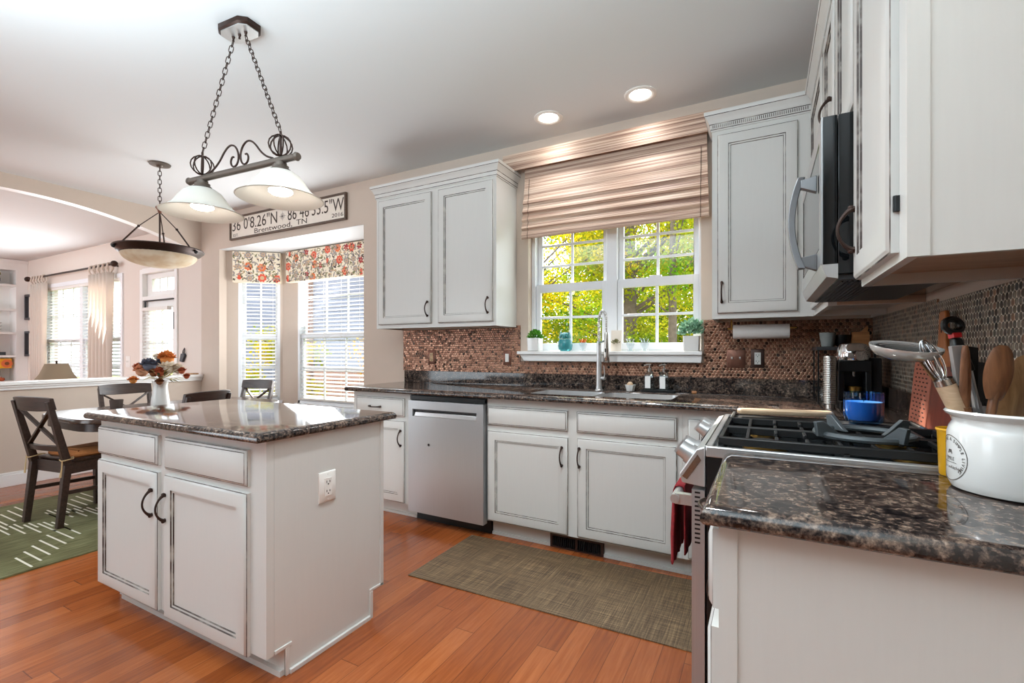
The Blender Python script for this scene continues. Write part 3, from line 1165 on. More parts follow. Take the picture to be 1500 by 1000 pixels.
# --- sink
r = thing('kitchen_sink', 'double bowl stainless steel undermount sink in the back worktop', 'sink', ((SX0 + SX1) / 2, 2.86, 0.72))
b = MB()
for a, c in ((SX0 + 0.004, -0.915), (-0.885, SX1 - 0.004)):
    P0 = round_poly([(a, SY0 + 0.004), (c, SY0 + 0.004), (c, SY1 - 0.004), (a, SY1 - 0.004)], 0.05)
    n = len(P0)
    vs = [(x, y, 0.9435) for x, y in P0] + [(x, y, 0.76) for x, y in inset_poly(P0, 0.01)] + [(x, y, 0.745) for x, y in inset_poly(P0, 0.03)]
    b.add(vs, [(k * n + i, k * n + (i + 1) % n, (k + 1) * n + (i + 1) % n, (k + 1) * n + i) for k in range(2) for i in range(n)] + [tuple(range(2 * n, 3 * n))])
b.box(-0.916, -0.884, SY0 + 0.004, SY1 - 0.004, 0.86, 0.935)
b.build('bowls', 'steel_light', r)
for x in (-1.12, -0.66):
    b = MB()
    b.lathe([(0.04, 0.745), (0.045, 0.749), (0.03, 0.750), (0.0001, 0.746)], (x, 2.86, 0), 20)
    b.build('drain', 'chrome', r)

# --- upper cabinets
UY = 2.928
ZB, ZT = 1.397, 2.468
UD = W - UY - 0.002
xf = BK(UY)


def upper_body(mb, u0, u1, depth, z0, z1, lip=0.028):
    mb.box(u0, u1, z0 + lip, z1, -depth, -0.018)
    mb.box(u0, u1, z0, z1, -0.018, 0)
    mb.box(u0, u0 + 0.014, z0, z0 + lip, -depth, -0.018)
    mb.box(u1 - 0.014, u1, z0, z0 + lip, -depth, -0.018)


r = thing('wall_cabinet', 'white two-door wall cabinet with crown moulding left of the window', 'cabinet', (-2.27, 3.08, ZB))
b = MB(xf)
upper_body(b, -2.845, -1.695, UD, ZB, ZT)
b.build('body', PG, r)
add_doors(xf, r, [(-2.812, -2.269, 1.428, 2.445, (-2.298, 1.54)), (-2.202, -1.718, 1.428, 2.445, (-1.755, 1.545))])
b = MB()
crown(b, [(-2.845, W - 0.002, -1, 0), (-2.845, UY, -1, -1), (-1.695, UY, 1, -1), (-1.695, W - 0.002, 1, 0)], ZT, CROWN)
b.build('crown_moulding', PG, r)

r = thing('wall_cabinet', 'white single-door wall cabinet between the window and the corner', 'cabinet', (-0.02, 3.08, ZB))
b = MB(xf)
upper_body(b, -0.266, XR - 0.002, UD, ZB, ZT)
b.build('body', PG, r)
add_doors(xf, r, [(-0.236, 0.156, 1.428, 2.438, (-0.213, 1.545))])
b = MB()
crown(b, [(-0.266, W - 0.002, -1, 0), (-0.266, UY, -1, -1), (0.226 - 0.0, UY, -0.0, -1)], ZT, CROWN)
for i in range(48):
    x = -0.268 + i * 0.0098
    b.box(x, x + 0.006, UY - 0.016, UY - 0.009, ZT + 0.016, ZT + 0.034, 0)
    b.box(x + 0.006, x + 0.0098, UY - 0.012, UY - 0.009, ZT + 0.017, ZT + 0.033, 1)
b.build('crown_moulding', PG, r)

UX = 0.226
UDX = XR - UX - 0.002
xr2 = RT(UX)


def crown_right(y0, y1, first, last):
    mb = MB()
    crown(mb, [(UX, y0, -1, 0), (UX, y1, -1, 0)], ZT, CROWN)
    k = 0
    y = y0
    while y < y1 - 0.01:
        mb.box(UX - 0.016, UX - 0.009, y, y + 0.006, ZT + 0.016, ZT + 0.034, 0)
        mb.box(UX - 0.012, UX - 0.009, y + 0.006, min(y + 0.0098, y1), ZT + 0.017, ZT + 0.033, 1)
        y += 0.0098
    return mb


r = thing('wall_cabinet', 'narrow white wall cabinet in the corner beyond the microwave', 'cabinet', (0.37, 2.6, ZB))
b = MB(xr2)
upper_body(b, 2.285, UY - 0.002, UDX, ZB, ZT)
b.box(2.284, 2.2849, ZB + 0.001, 1.88, -UDX, -0.03, 2)
b.build('body', PG, r)
add_doors(xr2, r, [(2.33, 2.86, 1.425, 2.438, None)])
crown_right(2.285, UY - 0.042, 0, 0).build('crown_moulding', PG, r)

r = thing('wall_cabinet', 'short white two-door wall cabinet above the microwave', 'cabinet', (0.37, 1.9, 1.87))
b = MB(xr2)
b.box(1.54, 2.283, 1.862, ZT, -UDX, 0)
b.build('body', PG, r)
add_doors(xr2, r, [(1.562, 1.885, 1.885, 2.438, None), (1.945, 2.262, 1.885, 2.438, (1.975, 2.04))])
crown_right(1.54, 2.283, 0, 0).build('crown_moulding', PG, r)

r = thing('wall_cabinet', 'large white wall cabinet nearest the camera at the right edge', 'cabinet', (0.37, 1.31, 1.385))
ZB2 = 1.384
b = MB(xr2)
upper_body(b, 1.087, 1.537, UDX, ZB2, ZT)
b.box(1.1015, 1.5225, ZB2 + 0.0275, ZB2 + 0.0285, -UDX, -0.018, 2)
b.box(1.083, 1.087, ZB2, ZT, -0.032, 0.0, 0)
b.build('body', PG, r)
add_doors(xr2, r, [(1.140, 1.527, 1.402, 2.438, (1.498, 1.53))])
mb = crown_right(1.087, 1.537, 0, 0)
mb.build('crown_moulding', PG, r)
for z in (1.48, 2.3):
    b = MB(xr2)
    b.box(1.134, 1.1395, z, z + 0.03, 0.0, 0.010)
    b.cyl((1.1365, z, 0.006), (1.1365, z + 0.03, 0.006), 0.0035, n=8)
    b.build('hinge', 'iron', r)

# --- right base cabinet and its worktop
RX = -0.0725
xrb = RT(RX)
r = thing('base_cabinet', 'white base cabinet nearest the camera under the short granite worktop', 'cabinet', (0.2, 1.15, 0))
b = MB(xrb)
carcass(b, 0.925, 1.378, XR - RX - 0.002)
b.box(0.921, 0.925, 0.0, 0.908, -0.03, 0.0)
b.build('body', PG, r)
add_doors(xrb, r, [(0.928, 1.35, 0.12, 0.715, (1.32, 0.60))], [(0.935, 1.35, 0.745, 0.89, (1.14, 0.872))])
b = MB()
slab(b, [(-0.10, 0.882), (XR - 0.002, 0.882), (XR - 0.002, 1.381), (-0.10, 1.381)], granite_prof(0.909, ZC), plain=(1, 2))
wt2 = tag(b.build('granite_worktop', 'granite'), 'short granite worktop right of the range under the white crock', 'worktop')
b = MB()
b.box(XR - 0.022, XR - 0.002, 0.884, 1.381, ZC, 1.045)
b.build('upstand', 'granite', wt2, bevel=0.002)

# --- backsplash tile
b = MB(BK(W))
wall_with_holes(b, -2.825, XR - 0.004, 1.045, ZB - 0.001, 0, 0.006, [(-1.66, -0.342, 1.135, 1.6)])
b.box(-1.695, -1.66, ZB, 1.412, 0, 0.006)
b.box(-0.342, -0.268, ZB, 1.412, 0, 0.006)
tag(b.build('tile_backsplash', 'pennyx'), 'copper penny-round tile backsplash on the back wall', 'backsplash')
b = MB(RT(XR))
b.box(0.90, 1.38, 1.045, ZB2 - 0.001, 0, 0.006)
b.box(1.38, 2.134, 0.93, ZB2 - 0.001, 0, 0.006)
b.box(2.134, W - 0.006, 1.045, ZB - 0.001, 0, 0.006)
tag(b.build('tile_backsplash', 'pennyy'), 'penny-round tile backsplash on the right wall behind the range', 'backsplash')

# --- island
IX0, IX1, IY0, IY1 = -2.845, -1.585, 1.08, 1.665
xi = BK(IY0)
r = thing('kitchen_island', 'white kitchen island cabinet with two doors, two drawers and a side outlet', 'island', (-2.21, 1.37, 0))
b = MB()
prof = [(IY0, 0.10), (IY0 + 0.075, 0.10), (IY0 + 0.075, 0), (IY1 - 0.075, 0), (IY1 - 0.075, 0.12), (IY1, 0.12), (IY1, 0.889), (IY0, 0.889)]
b.prism(prof, IX0, IX1 - 0.002, lambda y, z, x: (x, y, z))
b.box(IX0 + 0.06, IX1 - 0.004, IY0 + 0.058, IY0 + 0.075, 0, 0.022)
b.build('body', PG, r)
b = MB()
b.prism([(IY0 + 0.03, 0.115), (IY0 + 0.088, 0.115), (IY0 + 0.088, 0), (IY1 - 0.082, 0), (IY1 - 0.082, 0.125), (IY1 - 0.015, 0.125), (IY1 - 0.015, 0.889), (IY0 + 0.03, 0.889)], IX1 - 0.002, IX1 + 0.004, lambda y, z, x: (x, y, z))
b.box(IX1 - 0.002, IX1 + 0.003, IY0, IY0 + 0.03, 0.10, 0.889)
b.box(IX1 - 0.002, IX1 + 0.010, IY1 - 0.018, IY1, 0.122, 0.889)
b.build('side_panel', PG, r)
b = MB()
b.box(IX1 + 0.004, IX1 + 0.016, IY0 + 0.09, IY1 - 0.085, 0.0, 0.018)
b.box(IX1 + 0.004, IX1 + 0.010, IY0 + 0.03, IY0 + 0.10, 0.104, 0.118)
b.box(IX1 + 0.004, IX1 + 0.010, IY0 + 0.074, IY0 + 0.09, 0.0, 0.104)
b.box(IX1 + 0.004, IX1 + 0.010, IY1 - 0.085, IY1 - 0.0, 0.122, 0.134)
b.box(IX1 + 0.004, IX1 + 0.012, IY1 - 0.085, IY1 - 0.068, 0.0, 0.122)
b.build('base_moulding', PG, r, bevel=0.002)
add_doors(xi, r, [(-2.838, -2.297, 0.10, 0.693, (-2.328, 0.562)), (-2.240, -1.674, 0.09, 0.690, (-2.222, 0.556))], [(-2.838, -2.297, 0.722, 0.852, None), (-2.240, -1.674, 0.715, 0.850, None)])
b = MB()
slab(b, [(-2.885, 1.025), (-1.555, 1.025), (-1.555, 1.735), (-2.885, 1.735)], granite_prof(0.889, 0.924))
tag(b.build('granite_worktop', 'granite'), 'polished granite top of the kitchen island', 'worktop')


def outlet(name_label, xf, u0, u1, v0, v1, plate, insert, kind='duplex'):
    name, label, cat = name_label
    cu, cv = (u0 + u1) / 2, (v0 + v1) / 2
    mb = MB(xf)
    mb.rings(u0, u1, v0, v1, [(0, 0, 0), (0, 0.004, 0), (0.004, 0.007, 0)])
    for s in (-1, 1):
        mb.cyl((cu, cv + s * (v1 - v0) * 0.42, 0.006), (cu, cv + s * (v1 - v0) * 0.42, 0.008), 0.003, n=8)
    o = mb.build(name, plate)
    tag(o, label, cat)
    mb = MB(xf)
    if kind == 'duplex':
        mb.box(cu - 0.017, cu + 0.017, cv - 0.036, cv + 0.036, 0.006, 0.0095)
        for s in (-1, 1):
            z = cv + s * 0.019
            mb.box(cu - 0.0085, cu - 0.006, z - 0.002, z + 0.007, 0.009, 0.0105, 1)
            mb.box(cu + 0.006, cu + 0.0085, z - 0.002, z + 0.006, 0.009, 0.0105, 1)
            mb.cyl((cu, z - 0.008, 0.009), (cu, z - 0.008, 0.0105), 0.0028, n=8, m=1)
        mb.build('receptacle', [insert, 'black'], o)
    else:
        for du in ((-0.023, 0.023) if kind == 'double' else (0,)):
            mb = MB(xf)
            if kind == 'rocker':
                mb.box(cu - 0.015, cu + 0.015, cv - 0.032, cv + 0.032, 0.006, 0.010)
            else:
                mb.hexa([(cu + du - 0.005, cv - 0.004, 0.006), (cu + du + 0.005, cv - 0.004, 0.006), (cu + du + 0.005, cv + 0.012, 0.006), (cu + du - 0.005, cv + 0.012, 0.006)],
                        [(cu + du - 0.004, cv + 0.004, 0.018), (cu + du + 0.004, cv + 0.004, 0.018), (cu + du + 0.004, cv + 0.012, 0.018), (cu + du - 0.004, cv + 0.012, 0.018)])
            mb.build('switch', insert, o)
    return o


outlet(('wall_outlet', 'white duplex outlet on the side of the kitchen island', 'outlet'), LT(IX1 + 0.004), 1.303, 1.387, 0.60, 0.722, 'white_plastic', 'white_plastic')
outlet(('light_switch', 'copper double toggle switch plate under the paper towel', 'switch'), BK(W - 0.006), -0.209, -0.104, 1.110, 1.222, 'copperplate', 'white_plastic', 'double')
outlet(('wall_outlet', 'dark bronze outlet right of the copper switch plate', 'outlet'), BK(W - 0.006), -0.074, -0.001, 1.112, 1.226, 'darkplate', 'white_plastic')
outlet(('light_switch', 'copper switch plate nearest the window sill left end', 'switch'), BK(W - 0.006), -1.806, -1.738, 1.104, 1.217, 'copperplate', 'white_plastic', 'rocker')
outlet(('wall_outlet', 'copper outlet plate at the left end of the tile', 'outlet'), BK(W - 0.006), -2.545, -2.472, 1.102, 1.222, 'copperplate', 'f_tan')

# ================================================================== APPLIANCES
# microwave
r = thing('microwave', 'stainless and black microwave hung above the range', 'microwave', (0.33, 1.91, 1.41))
b = MB()
b.box(0.176, XR - 0.004, 1.5475, 2.278, 1.424, 1.858)
b.build('body', 'black_gloss', r, bevel=0.002)
b = MB()
b.box(0.141, 0.1745, 1.5475, 2.278, 1.452, 1.858)
d = b.build('door', 'black_gloss', r, bevel=0.002)
b = MB(RT(0.141))
b.rings(1.548, 2.277, 1.453, 1.857, [(0, 0, 0), (0, 0.004, 0), (0.05, 0.004, 0), (0.052, 0.002, 1), (0.06, 0.002, 1)])
b.box(1.60, 2.22, 1.51, 1.80, 0.0015, 0.0025, 1)
b.build('door_face', ['steel', 'black_gloss'], d)
b = MB()
b.hexa([(0.137, 1.548, 1.452), (0.176, 1.548, 1.452), (0.176, 2.277, 1.452), (0.137, 2.277, 1.452)], [(0.150, 1.548, 1.418), (0.176, 1.548, 1.412), (0.176, 2.277, 1.412), (0.150, 2.277, 1.418)])
b.build('chin_trim', 'steel_light', r)
b = MB()
b.box(0.177, 0.44, 1.56, 2.265, 1.410, 1.4235)
for i in range(9):
    b.box(0.19 + i * 0.012, 0.194 + i * 0.012, 1.60, 2.22, 1.407, 1.411, 1)
b.build('vent_grille', ['dark_grey', 'black'], r)
pts = []
hy = 1.665
for i in range(21):
    t = -1 + 2 * i / 20
    pts.append((0.098 - 0.026 * (1 - t * t), hy + 0.006 * t, 1.598 + t * 0.138))
b = MB()
n = len(pts)
vs = []
for i, p in enumerate(pts):
    wd, th = 0.017, 0.0095
    vs += [(p[0] - th, p[1] - wd, p[2]), (p[0] + th, p[1] - wd * 0.7, p[2]), (p[0] + th, p[1] + wd * 0.7, p[2]), (p[0] - th, p[1] + wd, p[2])]
b.add(vs, [(k * 4 + a, k * 4 + (a + 1) % 4, k * 4 + 4 + (a + 1) % 4, k * 4 + 4 + a) for k in range(n - 1) for a in range(4)] + [(0, 1, 2, 3), tuple(4 * n - 4 + a for a in range(4))])
for z in (1.482, 1.714):
    b.hexa([(0.095, hy - 0.010, z - 0.012), (0.095, hy + 0.010, z - 0.012), (0.095, hy + 0.010, z + 0.012), (0.095, hy - 0.010, z + 0.012)],
           [(0.1365, hy - 0.012, z - 0.03), (0.1365, hy + 0.012, z - 0.03), (0.1365, hy + 0.012, z + 0.02), (0.1365, hy - 0.012, z + 0.02)])
b.build('handle', mk_steel('microwave_handle_steel', (140, 140, 142), 0.34), d, bevel=0.002)

# range
RY0, RY1 = 1.386, 2.127
r = thing('gas_range', 'stainless steel gas range with cast iron grates between the two worktops', 'range', (0.19, 1.757, 0))
b = MB()
b.box(-0.140, XR - 0.012, RY0, RY1, 0.06, 0.925)
b.box(-0.10, XR - 0.05, RY0 + 0.03, RY1 - 0.03, 0.0, 0.06)
b.build('body', 'black', r)
b = MB()
b.box(-0.142, XR - 0.012, RY0 - 0.003, RY1 + 0.003, 0.926, 0.942)
b.box(-0.142, XR - 0.012, RY0 - 0.003, RY0 + 0.014, 0.942, 0.955)
b.box(-0.142, XR - 0.012, RY1 - 0.014, RY1 + 0.003, 0.942, 0.955)
b.box(-0.142, -0.125, RY0 + 0.014, RY1 - 0.014, 0.942, 0.955)
b.box(XR - 0.05, XR - 0.012, RY0 + 0.014, RY1 - 0.014, 0.942, 0.958)
ct = b.build('cooktop', 'steel_light', r, bevel=0.003)
b = MB()
b.box(-0.118, XR - 0.056, RY0 + 0.02, RY1 - 0.02, 0.9425, 0.944)
b.build('burner_pan', 'black_gloss', ct)
b = MB()
poly = [(-0.143, 0.952), (-0.166, 0.944), (-0.211, 0.872), (-0.204, 0.848), (-0.150, 0.842), (-0.143, 0.842)]
b.prism(poly, RY0, RY1, lambda x, z, y: (x, y, z))
cp = b.build('control_panel', 'steel_light', r, bevel=0.003)
b = MB()
b.prism([(-0.153, 0.915), (-0.163, 0.93), (-0.203, 0.866), (-0.19, 0.858)], RY0 - 0.0015, RY0, lambda x, z, y: (x, y, z))
nx, nz_ = -(0.944 - 0.872), 0.045
L = math.hypot(nx, nz_)
nx, nz_ = nx / L, nz_ / L
b.build('end_cap', 'nickel', cp)
for y in (1.475, 1.565, 1.93, 2.035):
    c = Vector((-0.188, y, 0.908))
    nv = Vector((nx, 0, nz_))
    b = MB()
    b.cyl(c, c + nv * 0.012, 0.031, 0.030, 24)
    b.cyl(c + nv * 0.012, c + nv * 0.040, 0.026, 0.023, 24)
    b.beam(c + nv * 0.040 + Vector((0.012, 0, 0.017)), c + nv * 0.040 - Vector((0.012, 0, 0.017)), 0.010, 0.014)
    b.build('knob', 'steel_light', cp)
b = MB()
c0 = Vector((-0.188, 0, 0.908)) + nv * 0.0005
b.hexa([c0 + Vector((0.014, 1.64, 0.0225)), c0 + Vector((0.014, 1.86, 0.0225)), c0 + Vector((-0.014, 1.86, -0.0225)), c0 + Vector((-0.014, 1.64, -0.0225))],
       [c0 + nv * 0.003 + Vector((0.014, 1.64, 0.0225)), c0 + nv * 0.003 + Vector((0.014, 1.86, 0.0225)), c0 + nv * 0.003 + Vector((-0.014, 1.86, -0.0225)), c0 + nv * 0.003 + Vector((-0.014, 1.64, -0.0225))])
b.build('display', 'black_gloss', cp)
b = MB()
b.box(-0.178, -0.1445, RY0, RY1, 0.20, 0.832)
for i in range(12):
    b.box(-0.170, -0.156, RY0 - 0.0006, RY0 + 0.0004, 0.685 + i * 0.0125, 0.690 + i * 0.0125, 1)
b.box(-0.1785, -0.1775, RY0 + 0.10, RY1 - 0.10, 0.38, 0.70, 2)
od = b.build('oven_door', ['steel', 'black', 'black_gloss'], r, bevel=0.0)
b = MB()
b.tube([(-0.228, RY0 + 0.03, 0.79), (-0.228, RY1 - 0.03, 0.79)], 0.013, 14)
for y in (RY0 + 0.045, RY1 - 0.045):
    b.beam((-0.228, y, 0.79), (-0.177, y, 0.79), 0.022, 0.03)
b.build('oven_handle', 'steel_light', od)
b = MB()
b.box(-0.175, -0.1445, RY0, RY1, 0.065, 0.19)
b.build('storage_drawer', 'steel', r, bevel=0.002)
# burners and grates
GX0, GX1 = -0.112, 0.452
for bx, by, br in ((0.0, 1.51, 0.05), (0.33, 1.51, 0.04), (0.0, 1.735, 0.04), (0.33, 1.735, 0.05)):
    b = MB()
    b.lathe([(br * 1.15, 0.944), (br * 1.15, 0.949), (br * 0.9, 0.951), (br * 0.9, 0.954), (0.0001, 0.954)], (bx, by, 0), 24, 1)
    b.lathe([(br * 0.85, 0.954), (br * 0.88, 0.958), (br * 0.8, 0.962), (0.0001, 0.963)], (bx, by, 0), 24, 0)
    b.build('burner', ['iron', 'brass'], ct)
zt0, zt1 = 0.966, 0.980
for (ga, gb) in ((RY0 + 0.014, 1.618), (1.622, 1.842)):
    b = MB()
    b.box(GX0, GX1, ga, ga + 0.012, zt0 - 0.006, zt1)
    b.box(GX0, GX1, gb - 0.012, gb, zt0 - 0.006, zt1)
    b.box(GX0, GX0 + 0.012, ga + 0.012, gb - 0.012, zt0 - 0.004, zt1)
    b.box(GX1 - 0.012, GX1, ga + 0.012, gb - 0.012, zt0 - 0.004, zt1)
    for x in (GX0, GX1 - 0.014, (GX0 + GX1) / 2):
        for y in (ga, gb - 0.014):
            b.box(x, x + 0.014, y, y + 0.014, 0.9455, zt0)
    for i in range(1, 8):
        x = GX0 + (GX1 - GX0) * i / 8
        if i in (2, 3, 5, 6):
            b.beam((x, ga + 0.011, 0.973), (x, ga + 0.078, 0.974), 0.009, 0.012)
            b.beam((x, gb - 0.011, 0.973), (x, gb - 0.078, 0.974), 0.009, 0.012)
        else:
            b.beam((x, ga + 0.011, 0.973), (x, gb - 0.011, 0.973), 0.009, 0.012)
    b.build('grate', 'iron', r, bevel=0.0015, seg=1)
b = MB()
b.box(GX0, GX1, 1.848, 2.100, 0.9455, 0.962)
b.box(GX0, GX1, 1.848, 1.862, 0.962, 0.978)
b.box(GX0, GX0 + 0.012, 1.862, 2.100, 0.962, 0.972)
b.box(GX1 - 0.012, GX1, 1.862, 2.100, 0.962, 0.972)
b.build('griddle_plate', 'iron', r, bevel=0.003)
# wok ring on the grates
r = thing('wok_ring', 'grey cast iron wok ring with upright fins on the range grates', 'wok ring', (0.235, 1.575, 0.9805))
b = MB()
cx, cy, R0 = 0.235, 1.575, 0.108
b.tube([(cx + R0 * math.cos(a * PI / 18), cy + R0 * math.sin(a * PI / 18), 0.9895) for a in range(36)], 0.0085, 8, closed=True)
b.build('ring', 'iron_grey', r)
for a in (-2.6, -1.0, 0.6, 2.1):
    c, s_ = math.cos(a), math.sin(a)
    tx, ty = -s_ * 0.006, c * 0.006
    prof = [(R0 + 0.02, 0.985), (R0 - 0.05, 0.985), (R0 - 0.036, 0.994), (R0 + 0.006, 1.026), (R0 + 0.028, 1.024)]
    b = MB()
    b.hexa([(cx + c * q + tx, cy + s_ * q + ty, z) for q, z in prof], [(cx + c * q - tx, cy + s_ * q - ty, z) for q, z in prof])
    b.build('fin', 'iron_grey', r, bevel=0.001, seg=1)
# towel on the oven handle
b = MB()
random.seed(4)
n = 24
vs = []
ys = [1.50 + 0.20 * i / 9 for i in range(10)]
prof = [(-0.212, 0.60), (-0.213, 0.68), (-0.2125, 0.79), (-0.216, 0.8035), (-0.228, 0.8065), (-0.240, 0.8035), (-0.2445, 0.79), (-0.247, 0.72), (-0.249, 0.65), (-0.247, 0.575), (-0.249, 0.565)]
for j, y in enumerate(ys):
    for k, (x, z) in enumerate(prof):
        f = 0.006 * math.sin(j * 2.1 + k * 0.3) * (1 if k < 2 or k > 6 else 0)
        vs.append((x + f if k > 5 else x + abs(f) * 0.5, y + 0.02 * (0.8 - z) * (1 if j > 5 else -1), z))
K = len(prof)
b.add(vs, [(j * K + k, j * K + k + 1, j * K + K + k + 1, j * K + K + k) for j in range(9) for k in range(K - 1)])
tw = b.build('dish_towel', 'towel')
tag(tw, 'dark red dish towel hanging over the oven door handle', 'towel')
md = tw.modifiers.new('thick', 'SOLIDIFY')
md.thickness = 0.004
md.offset = 0

# ================================================================== LIGHT FITTINGS
def spot_down(x, y, watts):
    ld = bpy.data.lights.new('ceiling_spot', 'SPOT')
    ld.energy = watts
    ld.color = (0.93, 0.97, 1.0)
    ld.spot_size = math.radians(125)
    ld.spot_blend = 0.8
    ld.shadow_soft_size = 0.06
    lo = bpy.data.objects.new('ceiling_spot', ld)
    COL.objects.link(lo)
    lo.location = (x, y, CE - 0.03)


def ceiling_spot(x, y, lab, watts):
    t = thing('recessed_light', lab, 'light', (x, y, CE - 0.02))
    mb = MB()
    mb.lathe([(0.098, CE - 0.001), (0.098, CE - 0.005), (0.088, CE - 0.010), (0.076, CE - 0.010), (0.062, CE - 0.002)], (x, y, 0), 36, caps=False)
    mb.build('trim_ring', 'white_plastic', t)
    mb = MB()
    mb.lathe([(0.064, CE - 0.0035), (0.0001, CE - 0.0035)], (x, y, 0), 30, caps=False)
    mb.build('lens', 'lens', t)
    spot_down(x, y, watts)
    return t


ceiling_spot(-1.30, 2.953, 'recessed ceiling light farther left over the sink window', 4)
ceiling_spot(-0.68, 2.955, 'recessed ceiling light on the right above the woven shade', 4)
# added spots without fittings, out of view, brighten the floor and dining area
for x, y, e_ in ((-0.95, 1.5, 34), (-4.3, 0.5, 15)):
    spot_down(x, y, e_)


def chain_mb(mb, p0, p1, L=0.034, wd=0.018, rr=0.0022):
    p0, p1 = Vector(p0), Vector(p1)
    d = p1 - p0
    n = max(2, int(d.length / (L * 0.78)))
    d.normalize()
    a = d.cross(Vector((0.3, 1, 0.1))).normalized()
    c = d.cross(a)
    tot = (p1 - p0).length
    pitch = tot / n
    for i in range(n):
        o = p0 + d * (pitch * (i + 0.5))
        s = a if i % 2 == 0 else c
        h = pitch / 2 + rr * 1.6 - wd / 2
        pts = []
        for k in range(7):
            t = -PI / 2 + PI * k / 6
            pts.append(o + d * (h + wd / 2 * math.cos(t)) + s * (wd / 2 * math.sin(t)))
        for k in range(7):
            t = PI / 2 + PI * k / 6
            pts.append(o + d * (-h + wd / 2 * math.cos(t)) + s * (wd / 2 * math.sin(t)))
        mb.tube(pts, rr, 5, closed=True)


# island pendant
e0, e1 = Vector((-2.67, 1.387, 2.105)), Vector((-1.886, 1.44, 2.105))
mid = (e0 + e1) / 2
ax = (e1 - e0).normalized()
perp = Vector((-ax.y, ax.x, 0))
Z = Vector((0, 0, 1))
at = lambda s, h, q=0: mid + ax * s + Z * h + perp * q
r = thing('pendant_light', 'two-shade bronze pendant light hanging over the island', 'pendant light', (mid.x, mid.y, 1.9))
ov = [(-0.105, -0.035), (-0.07, -0.062), (0.07, -0.062), (0.105, -0.035), (0.105, 0.035), (0.07, 0.062), (-0.07, 0.062), (-0.105, 0.035)]
b = MB()
q = [at(u, 0, v) for u, v in ov]
q2 = [at(u * 0.93, 0, v * 0.90) for u, v in ov]
b.hexa([Vector((p.x, p.y, CE - 0.001)) for p in q], [Vector((p.x, p.y, CE - 0.022)) for p in q])
b.hexa([Vector((p.x, p.y, CE - 0.022)) for p in q], [Vector((p.x, p.y, CE - 0.030)) for p in q2])
cn = b.build('canopy', 'bronze', r)
b = MB()
q3 = [at(u * 0.90, 0, v * 0.86) for u, v in ov]
b.hexa([Vector((p.x, p.y, CE - 0.030)) for p in q3], [Vector((p.x, p.y, CE - 0.034)) for p in q3])
b.build('canopy_plate', 'steel_light', cn)
for s in (-0.045, 0.0, 0.045):
    b = MB()
    p = at(s, 0)
    b.lathe([(0.0001, CE - 0.058), (0.006, CE - 0.056), (0.004, CE - 0.048), (0.007, CE - 0.040), (0.008, CE - 0.034)], (p.x, p.y, 0), 10)
    b.build('hook', 'bronze', cn)
b = MB()
b.tube([at(-0.392, 0), at(0.392, 0)], 0.0165, 16)
for s in (-1, 1):
    b.tube([at(s * 0.383, 0), at(s * 0.389, 0), at(s * 0.401, 0)], [0.018, 0.0205, 0.015], 16)
b.build('bar', 'pewter', r)
